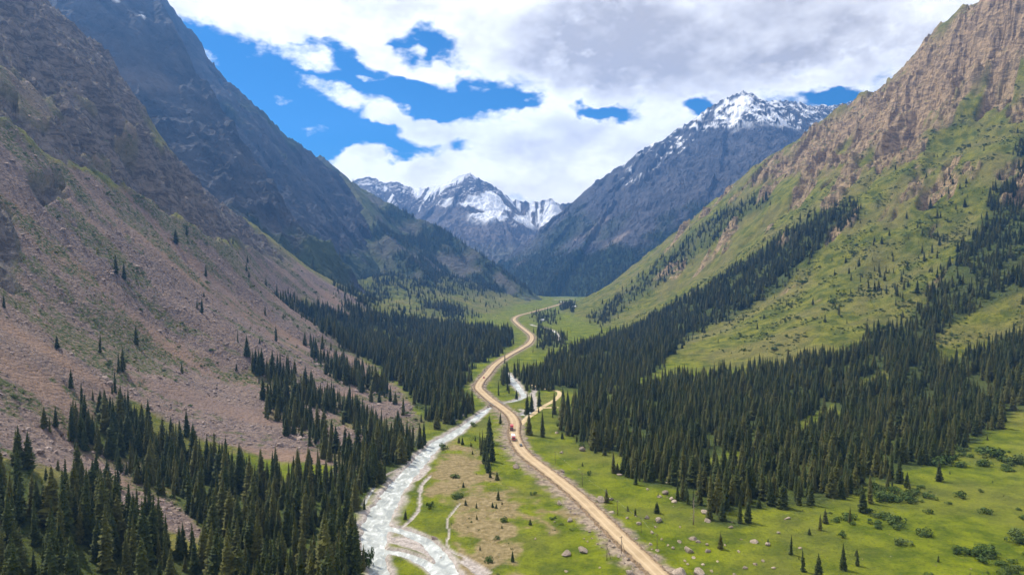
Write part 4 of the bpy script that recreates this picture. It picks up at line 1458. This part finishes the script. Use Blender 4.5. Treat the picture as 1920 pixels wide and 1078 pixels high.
# ------------------------------------------------------------------ shrubs
def shrub_data(seed, n=280):
    rnd = random.Random(seed)
    V, Fc = [], []
    lobes = [(rnd.uniform(-0.7, 0.7), rnd.uniform(-0.7, 0.7), rnd.uniform(0.2, 0.75), rnd.uniform(0.25, 0.6)) for _ in range(8)]
    for _ in range(n):
        lx, ly, lz, lr = rnd.choice(lobes)
        d = Vector((rnd.gauss(0, 1), rnd.gauss(0, 1), rnd.gauss(0.25, 0.9))).normalized()
        p = Vector((lx, ly, lz)) + d * lr * rnd.uniform(0.75, 1.05)
        p.z = max(p.z, 0.03)
        a = d.orthogonal().normalized()
        a = (Matrix.Rotation(rnd.uniform(0, 6.28), 3, d) @ a + d * rnd.uniform(-0.5, 0.5)).normalized()
        b = d.cross(a)
        s = rnd.uniform(0.07, 0.15)
        i = len(V)
        V += [p + a * s, p + b * s * 0.8, p - a * s, p - b * s * 0.8]
        Fc.append((i, i + 1, i + 2, i + 3))
    return V, Fc


SHR = []
shrub_coll = bpy.data.collections.new('shrub_kinds')
for k in range(4):
    v, f = shrub_data(60 + k)
    me = py_mesh('foliage', v, f, M_SHRUB)
    st_me = tube_mesh('stem', [(0, 0, -0.2), (0.03, 0.02, 0.35), (0.1, 0.05, 0.7)], 0.07, 0.02, M_BARK, 5)
    SHR.append((me, st_me))
    shrub_coll.objects.link(bpy.data.objects.new('shrub_kind_%d' % k, me))
SHRUBS = [  # foot column, foot row, width px, height ratio, label
    (807, 950, 19, 0.9, 'round bright green bush on the bank beside the gravel channel'),
    (856, 930, 30, 0.4, 'wide low grey-green shrub on the dry meadow above the round bush'),
    (944, 978, 18, 0.75, 'dense round green bush in the middle of the dry meadow'),
    (932, 1010, 16, 0.5, 'low grey-green bush below the dense round bush on dry ground'),
    (916, 1050, 24, 0.6, 'broad green bush on the dry meadow near the bottom edge'),
    (855, 895, 26, 0.35, 'low spreading shrub beside small spruces on the upper dry meadow'),
    (1000, 926, 15, 0.6, 'dark bush in the hollow left of the road embankment'),
    (1053, 984, 13, 0.35, 'flat oval green bush left of the road'),
    (1071, 995, 10, 0.4, 'small flat dark bush left of the road below the square boulder'),
    (1037, 970, 16, 0.4, 'low dark bush beside the square boulder left of the road'),
    (1104, 890, 13, 0.9, 'round dark bush alone on the open right meadow'),
    (831, 842, 26, 0.5, 'low shrub at the river bend on the gravelly bank'),
    (888, 800, 20, 0.45, 'shrubs on the bank between the river and the bridge'),
    (1060, 808, 16, 0.8, 'leafy bush at the upper end of the right meadow'),
    (1049, 800, 14, 0.8, 'leafy bush beside the dirt track at the meadow top'),
    (1090, 838, 15, 0.6, 'bush behind the pale boulder in front of the right forest'),
    (1680, 975, 34, 0.6, 'large round bush on the lower right meadow'),
    (1640, 985, 26, 0.55, 'smaller bush left of the large round bush at lower right'),
    (1850, 960, 30, 0.5, 'rounded bush near the right edge on the lower meadow'),
    (1800, 930, 28, 0.6, 'bush beside scattered spruces at the lower right'),
    (692, 1060, 26, 2.2, 'tall yellow-green willow by the river at the bottom edge'),
    (676, 1050, 14, 1.6, 'small grey-green willow left of the tall willow at the river'),
]
sp_ = np.array([s[:2] for s in SHRUBS], float)
SX, SY, SZ = spot(sp_[:, 0], sp_[:, 1])
for (px_, py_, w_, hr, lab), x, y, z in zip(SHRUBS, SX, SY, SZ):
    k = random.randrange(4)
    root = new_obj('shrub', None, loc=(x, y, z - 0.05))
    s = w_ * y / FOC / 2.2
    root.scale = (s, s, s * hr * 1.5)
    root.rotation_euler.z = random.uniform(0, 6.28)
    tag(root, lab, 'bush')
    new_obj('foliage', SHR[k][0], root)
    new_obj('stem', SHR[k][1], root)

bx_, by_ = jitter_grid(200, 1500, 5.2)
zb_ = on_grid(bx_, by_)
pt = on_grid(bx_, by_, ZN['patch'])
scz = on_grid(bx_, by_, ZN['scree'])
rkz = on_grid(bx_, by_, ZN['rock'])
drz = on_grid(bx_, by_, ZN['dry'])
fz = on_grid(bx_, by_, fd)
rvz = on_grid(bx_, by_, np.minimum(ZN['river'], 9.0))
rdz = on_grid(bx_, by_, np.minimum(ZN['road'], 60.0))
clus = fbm(bx_, by_, 45, 3, 150)
pr = pt * 0.40 + 0.01 * scz
pr += (bx_ > 60) * (1 - rkz) * sstep(8, 40, zb_) * 0.75 * sstep(-0.05, 0.45, clus + 0.04)
bpx_, bpy_ = project(bx_, by_, zb_)
pr += (bpx_ > 1440) * (bpy_ > 840) * (0.03 + 0.75 * sstep(1440, 1640, bpx_) * sstep(0.0, 0.42, clus)) * (fz < 0.5)
pr += (bx_ < 0) * (zb_ < 60) * (fz > 0.5) * 0.30
pr += drz * 0.14
kp = (RNG.uniform(0, 1, bx_.size) < pr) & (rvz > 1.4) & (rdz > 8) & (bpx_ > -60) & (bpx_ < 1980) & (bpy_ < 1120)
q = np.c_[bx_[kp], by_[kp], zb_[kp] - 0.05]
ss = RNG.lognormal(-0.05, 0.42, len(q)) * np.where(q[:, 1] > 600, 1.35, 1.0) * np.where(drz[kp] > .4, 0.45, 1.0) * np.where((bpx_[kp] > 1440) & (bpy_[kp] > 800), 2.3, 1.0) * np.where(bx_[kp] > 60, 1.35, 1.0)
print('shrubs', len(q))
scatter('slope_shrubs', q, np.c_[ss, ss, ss * RNG.uniform(0.55, 1.0, len(q))], RNG.uniform(0, 6.28, len(q)), RNG.integers(0, 4, len(q)), shrub_coll,
        'low green shrubs scattered over the slopes and forest floor')


# ------------------------------------------------------------------ stones
def stone_mat(name, dark, light):
    m, g = material(name)
    geo = g.n('ShaderNodeNewGeometry')
    oi = g.n('ShaderNodeObjectInfo')
    n = g.noise(geo.outputs['Position'], 1.1, 5, 0.65)
    c = g.mix(g.rng(n, 0.3, 0.7), dark, light)
    c = g.mix(g.rng(oi.outputs['Random'], 0.4, 1.0, 0, 0.5), c, tuple(x * 0.5 for x in dark))
    finish(g, c, 0.92, n, 0.25, 0.8, 0.15)
    return m


M_BOULD = stone_mat('boulder_granite', (0.20, 0.155, 0.12), (0.40, 0.325, 0.25))
M_STONE = stone_mat('scree_stone', (0.13, 0.098, 0.09), (0.40, 0.31, 0.26))


def rock_data(seed, sub=2):
    import bmesh
    rnd = random.Random(seed)
    bm = bmesh.new()
    bmesh.ops.create_icosphere(bm, subdivisions=sub, radius=1.0)
    cuts = [(Vector((rnd.gauss(0, 1), rnd.gauss(0, 1), rnd.gauss(0, 0.8))).normalized(), rnd.uniform(0.42, 0.8)) for _ in range(11)]
    for v in bm.verts:
        p = v.co.copy()
        for n, d in cuts:
            e = p.dot(n) - d
            if e > 0:
                p -= n * e * 0.93
        p *= 1 + rnd.uniform(-0.035, 0.035)
        v.co = p
    V = [tuple(v.co) for v in bm.verts]
    Fc = [tuple(v.index for v in f.verts) for f in bm.faces]
    bm.free()
    return V, Fc


ROCKS = []
stone_coll = bpy.data.collections.new('stone_kinds')
for k in range(6):
    v, f = rock_data(300 + k, 2)
    ROCKS.append(py_mesh('boulder', v, f, M_BOULD))
    v, f = rock_data(320 + k, 1)
    stone_coll.objects.link(bpy.data.objects.new('stone_kind_%d' % k, py_mesh('stone_kind', v, f, M_STONE)))
BOULDERS = [  # column, foot row, width px, height ratio, label
    (1125, 940, 17, 0.85, 'big pale boulder right of the road with a spruce growing against it'),
    (1146, 936, 9, 0.8, 'boulder half hidden behind the spruce beside the big pale boulder'),
    (968, 876, 14, 0.7, 'pale angular boulder left of the road on the embankment foot'),
    (1054, 887, 9, 0.9, 'dark squarish boulder just right of the road bend'),
    (1043, 889, 8, 0.5, 'low dark stone at the right road edge next to a squarish boulder'),
    (1049, 945, 9, 1.3, 'upright dark boulder left of the road embankment'),
    (1068, 976, 12, 0.85, 'square boulder with a bright top left of the road'),
    (1061, 1040, 17, 0.75, 'left one of two large slabs on the bright grass at the bottom'),
    (1092, 1037, 20, 0.6, 'right larger slab of two on the bright grass at the bottom'),
    (1061, 1069, 10, 0.35, 'flat white stone on the bright grass at the bottom edge'),
    (1181, 1080, 15, 0.8, 'pale boulder cut by the bottom edge left of the road'),
    (1146, 962, 9, 0.5, 'flat dark stone touching the right edge of the road'),
    (1176, 973, 8, 0.6, 'low stone beside a small spruce near the road'),
    (1197, 984, 9, 0.8, 'dark rounded stone between the small spruce and the road'),
    (1213, 972, 12, 0.75, 'brown boulder in the right meadow left of its larger neighbour'),
    (1234, 977, 15, 0.75, 'large brown boulder in the right meadow below a pointed spruce'),
    (1248, 925, 11, 0.9, 'grey peaked boulder at the edge of the right forest'),
    (1236, 934, 8, 0.7, 'small pale stone beside a tiny spruce in the right meadow'),
    (1260, 936, 9, 0.8, 'dark tilted boulder below the peaked grey one'),
    (1264, 943, 9, 0.8, 'pale broken boulder touching the dark tilted one'),
    (1092, 846, 11, 1.0, 'grey block standing before the right forest near two short spruces'),
    (1162, 890, 10, 0.4, 'flat pale stone below the spruce clump in the right meadow'),
    (1291, 1037, 17, 0.85, 'pale pyramid boulder in the middle of the lower right stone field'),
    (1327, 1037, 11, 0.9, 'brown boulder right of the pale pyramid boulder'),
    (1309, 1078, 21, 0.85, 'large pale boulder at the bottom edge of the lower right meadow'),
    (1273, 1080, 25, 0.65, 'broad broken boulder at the bottom edge right of the road'),
    (1299, 1009, 13, 0.5, 'long flat boulder in the lower right stone field'),
    (1416, 1018, 15, 0.6, 'broad pale boulder right of the stone field at lower right'),
    (1326, 979, 11, 0.75, 'brown boulder against the trunks at the forest edge'),
    (1323, 962, 15, 0.45, 'pale slab lying under the trees at the forest edge'),
    (778, 872, 8, 0.6, 'dark rock standing in the middle of the river'),
    (827, 1041, 10, 0.7, 'dark boulder on the bank of the lower right river arm'),
    (711, 931, 9, 0.5, 'dark rock on the tip of the left river island'),
    (708, 810, 14, 1.0, 'large pale boulder among the spruces below the left scree'),
    (700, 826, 20, 0.8, 'large dark boulder below the pale one among the left spruces'),
    (1053, 850, 9, 0.6, 'broken pale stones in the upper right meadow'),
    (1044, 812, 8, 0.8, 'pale boulder at the top of the right meadow near bushes'),
]
SMALL = [(1275, 1017, 10), (1309, 1019, 9), (1326, 1020, 8), (1440, 1025, 10), (1397, 1063, 9), (1416, 1058, 8), (1378, 1076, 8), (1370, 990, 8), (1477, 973, 8), (1215, 916, 7),
         (1228, 990, 6), (1222, 1002, 7), (1240, 1012, 6), (1252, 1022, 6), (1262, 1030, 7), (1284, 1052, 6), (1300, 1048, 7), (1318, 1057, 6), (1345, 1050, 5), (1360, 1020, 6), (1385, 1035, 6),
         (1220, 1022, 7), (1232, 1037, 8), (1290, 1060, 6), (1335, 1068, 7), (1430, 1050, 6), (1450, 1062, 7), (1460, 1002, 6), (1500, 1030, 6), (1390, 1012, 5), (1275, 990, 5)]
SMALL_L = [(1150, 1029, 7), (1118, 995, 5), (1125, 1003, 5), (1133, 1008, 5), (1142, 1016, 6), (1120, 1020, 5), (1128, 1030, 5), (1160, 1045, 8), (1125, 1062, 5), (1178, 1055, 9), (1170, 1060, 6),
           (1105, 1000, 5), (1095, 1008, 4), (1102, 1018, 5), (1110, 1012, 4), (1190, 1065, 8), (1040, 975, 4), (1030, 1000, 4), (1004, 1010, 5), (1175, 1042, 7)]


def place_rock(px_, py_, w_, hr, x, y, z, label, group=None):
    o = new_obj('boulder', ROCKS[random.randrange(6)])
    s = w_ * y / FOC / 1.45
    o.scale = (s, s * random.uniform(0.7, 1.0), s * hr * 0.9)
    o.rotation_euler = (random.uniform(-0.2, 0.2), random.uniform(-0.2, 0.2), random.uniform(0, 6.28))
    o.location = (x, y, z + s * hr * 0.22)
    tag(o, label, 'boulder', group)


for lst, lab, grp in ((BOULDERS, None, None), (SMALL, 'small pale stone scattered on the green meadow right of the road', 'stones on the right meadow'),
                      (SMALL_L, 'small pale stone on the grass just left of the road embankment', 'stones left of the road')):
    a = np.array([b[:2] for b in lst], float)
    X, Y, Z_ = spot(a[:, 0], a[:, 1])
    for b, x, y, z in zip(lst, X, Y, Z_):
        place_rock(b[0], b[1], b[2], b[3] if len(b) > 3 else random.uniform(0.6, 0.9), x, y, z, b[4] if len(b) > 4 else lab, grp)

gx_, gy_ = jitter_grid(200, 900, 2.5)
tn = on_grid(gx_, gy_, ZN['tone'])
sz_ = on_grid(gx_, gy_, ZN['scree'] * (1 - ZN['patch']))
rd2 = on_grid(gx_, gy_, np.minimum(ZN['road'], 60.0))
rv2 = on_grid(gx_, gy_, np.minimum(ZN['river'], 9.0))
zg = on_grid(gx_, gy_)
gpx, gpy = project(gx_, gy_, zg)
pr = sz_ * sstep(0.75, 0.35, tn) * np.where(gy_ < 560, 0.42, 0.30) + (gx_ > 30) * (zg < 15) * 0.008 + 0.05 * ((rv2 > 0.95) & (rv2 < 1.5)) + 0.5 * ((rd2 > 6.0) & (rd2 < 9.0))
kp = (RNG.uniform(0, 1, gx_.size) < pr) & (gpx > -40) & (gpx < 1960) & (gpy < 1120) & (rd2 > 5.6) & (rv2 > 0.8)
q = np.c_[gx_[kp], gy_[kp], zg[kp]]
ss = np.clip(RNG.lognormal(-0.12, 0.6, len(q)), 0.3, 3.6) * np.where(gx_[kp] > -20, 0.55, 1.0)
print('stones', len(q))
scatter('scree_stones', q, np.c_[ss, ss * RNG.uniform(0.6, 1, len(q)), ss * RNG.uniform(0.45, 0.8, len(q))], RNG.uniform(0, 6.28, len(q)), RNG.integers(0, 6, len(q)), stone_coll,
        'countless broken stones covering the scree slope', RNG.uniform(-0.5, 0.5, (len(q), 2)))

# ------------------------------------------------------------------ dead tree at the forest edge
X, Y, Z_ = spot([1300], [982])
dead = new_obj('dead_tree', None, loc=(X[0], Y[0], Z_[0]))
tag(dead, 'bare grey dead tree at the edge of the right forest', 'tree')
M_DEAD = simple_mat('dead_wood', (0.26, 0.21, 0.16), 0.9, 0.25, 2.0, 0.1)
new_obj('trunk', tube_mesh('trunk', [(0, 0, -0.5), (0.2, 0, 5), (0.1, 0.2, 10), (0.4, 0.1, 14)], 0.32, 0.06, M_DEAD), dead)
for k in range(22):
    z = 2.0 + k * 0.52
    a = k * 2.4
    ln = random.uniform(1.6, 3.4) * (1 - k / 34)
    new_obj('branch', tube_mesh('branch', [(0.15, 0.05, z), (math.cos(a) * ln * 0.5, math.sin(a) * ln * 0.5, z - 0.1), (math.cos(a) * ln, math.sin(a) * ln, z - 0.7)], 0.10, 0.04, M_DEAD, 4), dead)

# ------------------------------------------------------------------ power poles
M_POLE = simple_mat('pole_wood', (0.09, 0.07, 0.055), 0.9, 0.25, 2.0, 0.1)
M_WIRE = simple_mat('wire_metal', (0.20, 0.20, 0.20), 0.5, 0.1, 1.0, 0.4)
POLES = [(1041, 868, 'first pole of the line right of the road, nearest the road bend'), (1092, 913, 'wooden pole right of the road above the big pale boulder'),
         (1136, 946, 'wooden pole at the foot of the big pale boulder'), (1158, 967, 'wooden pole between the road and the small spruce'),
         (1202, 999, 'wooden pole right of the road among the roadside stones'), (1232, 1034, 'nearest wooden pole right of the road'),
         (1165, 1040, 'wooden pole with a slanting stay left of the road'), (1138, 1050, 'braced wooden pole on bare earth left of the road'),
         (1068, 727, 'distant wooden pole at the edge of the right forest'), (960, 700, 'distant wooden pole beside the road in the forest gap')]
a = np.array([p[:2] for p in POLES], float)
X, Y, Z_ = spot(a[:, 0], a[:, 1])
pole_me = tube_mesh('pole', [(0, 0, -0.4), (0, 0, 4), (0, 0, 8)], 0.15, 0.10, M_POLE, 7)
arm_me = box_data('crossarm', 1.8, 0.14, 0.14, M_POLE)
ins_me = tube_mesh('insulator', [(0, 0, 0), (0, 0, 0.12), (0, 0, 0.24)], 0.06, 0.05, M_CONC, 6)
stay_me = tube_mesh('stay', [(0, 0, 6.3), (1.9, -0.6, 0.0)], 0.09, 0.09, M_POLE, 5)
tops = []
for i, (p, x, y, z) in enumerate(zip(POLES, X, Y, Z_)):
    r = new_obj('power_pole', None, loc=(x, y, z))
    r.rotation_euler.z = 0.6
    tag(r, p[2], 'power pole', 'power poles along the road')
    new_obj('pole', pole_me, r)
    arm = new_obj('crossarm', arm_me, r, (0, 0.16, 7.3))
    for ox in (-0.75, 0.0, 0.75):
        new_obj('insulator', ins_me, arm, (ox, 0, 0.15))
    if i in (6, 7):
        new_obj('stay', stay_me, r)
    tops.append(Vector((x, y, z + 7.65)))
for (i, j), lab in (((0, 1), 'thin overhead wire over the meadow above the road bend'), ((1, 2), 'thin overhead wire ending at the big pale boulder'),
                    ((2, 3), 'thin overhead wire below the big pale boulder'), ((3, 4), 'thin overhead wire beside the small roadside spruce'),
                    ((4, 5), 'thin overhead wire over the lower roadside stones'), ((8, 9), 'thin overhead wires crossing the distant forest')):
    A_, B_ = tops[i], tops[j]
    pts = [A_.lerp(B_, t) - Vector((0, 0, 4 * t * (1 - t) * 1.0)) for t in np.linspace(0, 1, 13)]
    o = new_obj('overhead_wire', tube_mesh('overhead_wire', pts, 0.03, 0.03, M_WIRE, 4))
    tag(o, lab, 'wire', 'overhead wires')


# ------------------------------------------------------------------ vehicles
def paint(name, col, rough=0.35):
    return simple_mat(name, col, rough, 0.06, 1.0, 0.5)


M_RED, M_WHITE, M_DARKRED = paint('red_paint', (0.38, 0.03, 0.025)), paint('white_paint', (0.78, 0.78, 0.76)), paint('dark_red_paint', (0.20, 0.022, 0.02))
M_GREY, M_TYRE, M_GLASS = paint('grey_paint', (0.12, 0.12, 0.12)), simple_mat('tyre_rubber', (0.02, 0.02, 0.02), 0.9), simple_mat('window_glass', (0.02, 0.025, 0.03), 0.08, 0.1, 1, 0.6)


def solid(name, prof, half, mat, taper=0.0):
    """side profile (x, z) pulled across the width, upper points drawn in"""
    zs = [p[1] for p in prof]
    lo, hi = min(zs), max(zs)
    V = []
    for s in (-1, 1):
        for x, z in prof:
            V.append((x, s * half * (1 - taper * (z - lo) / (hi - lo)), z))
    n = len(prof)
    Fc = [tuple(range(n - 1, -1, -1)), tuple(range(n, 2 * n))]
    for i in range(n):
        j = (i + 1) % n
        Fc.append((i, j, n + j, n + i))
    return py_mesh(name, V, Fc, mat)


def wheel_set(root, xs, half, r):
    w_me = tube_mesh('wheel', [(0, -0.15, 0), (0, 0.15, 0)], r, r, M_TYRE, 12)
    h_me = tube_mesh('hub', [(0, -0.17, 0), (0, 0.17, 0)], r * 0.45, r * 0.45, M_STEEL, 8)
    for x in xs:
        for s in (-1, 1):
            w_ = new_obj('wheel', w_me, root, (x, s * (half - 0.12), r))
            new_obj('hub', h_me, w_)


def on_road(px_, py_, side):
    x, y = floor_at(px_, py_, ROAD_Z)
    i = int(np.argmin((RL[:, 0] - x) ** 2 + (RL[:, 1] - y) ** 2))
    t = RL[min(i + 2, len(RL) - 1), :2] - RL[max(i - 2, 0), :2]
    t = t / np.linalg.norm(t)
    n = np.array([t[1], -t[0]])
    p = RL[i, :2] + n * side
    return p[0], p[1], math.atan2(t[1], t[0])


def truck(px_, py_, side, cab_m, box_m, label, toward):
    x, y, a = on_road(px_, py_, side)
    r = new_obj('truck', None, loc=(x, y, ROAD_Z + 0.13))
    r.rotation_euler.z = a + (math.pi if toward else 0)
    tag(r, label, 'truck', 'vehicles on the road')
    new_obj('chassis', solid('chassis', [(-4.3, 0.75), (4.2, 0.75), (4.2, 1.1), (-4.3, 1.1)], 0.95, M_GREY), r)
    cab = new_obj('cab', solid('cab', [(2.2, 0.85), (4.35, 0.85), (4.4, 1.7), (4.1, 2.95), (3.7, 3.1), (2.2, 3.1)], 1.22, cab_m, 0.06), r)
    new_obj('windscreen', solid('windscreen', [(4.14, 1.85), (4.40, 1.85), (4.20, 2.75), (3.95, 2.75)], 1.05, M_GLASS), cab)
    new_obj('side_window', solid('side_window', [(2.9, 1.9), (3.95, 1.9), (3.75, 2.65), (2.9, 2.65)], 1.225, M_GLASS), cab)
    new_obj('bumper', box_data('bumper', 0.3, 2.4, 0.4, M_GREY), cab, (4.5, 0, 0.6))
    new_obj('cargo_box', solid('cargo_box', [(-4.4, 1.12), (2.0, 1.12), (2.0, 3.45), (1.9, 3.6), (-4.3, 3.6), (-4.4, 3.45)], 1.25, box_m), r)
    wheel_set(r, (3.2, -1.9, -3.2), 1.2, 0.52)


def car(px_, py_, side, m_, label, toward):
    x, y, a = on_road(px_, py_, side)
    r = new_obj('car', None, loc=(x, y, ROAD_Z + 0.13))
    r.rotation_euler.z = a + (math.pi if toward else 0)
    tag(r, label, 'car', 'vehicles on the road')
    new_obj('body', solid('body', [(-2.2, 0.4), (2.2, 0.4), (2.25, 0.8), (1.9, 0.98), (-2.1, 1.05), (-2.25, 0.8)], 0.9, m_, 0.05), r)
    cb = new_obj('cabin', solid('cabin', [(-2.0, 1.03), (1.0, 1.0), (0.35, 1.62), (-1.6, 1.66)], 0.82, m_, 0.16), r)
    new_obj('windscreen', solid('windscreen', [(0.55, 1.1), (0.98, 1.04), (0.42, 1.56), (0.2, 1.56)], 0.72, M_GLASS, 0.1), cb)
    new_obj('side_window', solid('side_window', [(-1.7, 1.12), (0.6, 1.12), (0.25, 1.54), (-1.45, 1.56)], 0.835, M_GLASS, 0.13), cb)
    wheel_set(r, (1.4, -1.4), 0.88, 0.34)


truck(959.5, 806, -1.9, M_DARKRED, M_RED, 'dark red truck on the road, the farther of two', True)
truck(957.5, 825, -1.9, M_RED, M_WHITE, 'red truck with a white cargo box, the nearer of two on the road', True)
car(970, 836.5, 1.4, M_GREY, 'small dark car on the road just below the trucks', False)
car(913.5, 709, 0.6, M_RED, 'small red car far up the road before the forest', True)

# ------------------------------------------------------------------ far houses
M_WALL = simple_mat('whitewash', (0.72, 0.71, 0.68), 0.85, 0.08, 0.5)
M_ROOF = simple_mat('pale_roof', (0.62, 0.63, 0.64), 0.6, 0.1, 0.5)
M_DOOR = simple_mat('door_wood', (0.10, 0.07, 0.05), 0.8)
for (px_, py_, w_, lab) in ((1017, 603, 9.0, 'small white house beside the grove at the far end of the valley'),
                            (1071, 578, 8.0, 'left one of two tiny white houses by the far river'),
                            (1077, 577, 9.0, 'right one of two tiny white houses by the far river')):
    X, Y, Z_ = spot([px_], [py_])
    h = new_obj('house', None, loc=(X[0], Y[0], Z_[0] - 0.1))
    h.rotation_euler.z = 0.25
    tag(h, lab, 'house', 'far white houses')
    wl = new_obj('wall', box_data('wall', w_, 6.0, 3.4, M_WALL), h)
    rv_ = [(-w_ / 2 - .4, -3.5, 3.42), (w_ / 2 + .4, -3.5, 3.42), (w_ / 2 + .4, 3.5, 3.42), (-w_ / 2 - .4, 3.5, 3.42), (-w_ / 2 - .4, 0, 5.6), (w_ / 2 + .4, 0, 5.6)]
    new_obj('roof', py_mesh('roof', rv_, [(0, 1, 5, 4), (2, 3, 4, 5), (0, 4, 3), (1, 2, 5), (3, 2, 1, 0)], M_ROOF), h)
    new_obj('door', box_data('door', 1.1, 0.1, 2.2, M_DOOR), h, (0, -3.06, 0.1))
    for ox in (-2.5, 2.5):
        new_obj('window', box_data('window', 1.2, 0.1, 1.1, M_GLASS), wl, (ox, -3.06, 1.2))

# ------------------------------------------------------------------ air
hz, g = material('valley_haze')
vol = g.n('ShaderNodeVolumePrincipled', {'Color': (0.15, 0.41, 1.0, 1.0), 'Density': 1.05e-4, 'Anisotropy': 0.45})
out = g.n('ShaderNodeOutputMaterial')
hz.node_tree.links.new(vol.outputs[0], out.inputs['Volume'])
haze = new_obj('haze', box_data('haze', 9000, 7200, 1406, hz), None, (0, 2600, -6))
tag(haze, 'pale blue air between the near slopes and the far peaks', kind='stuff')
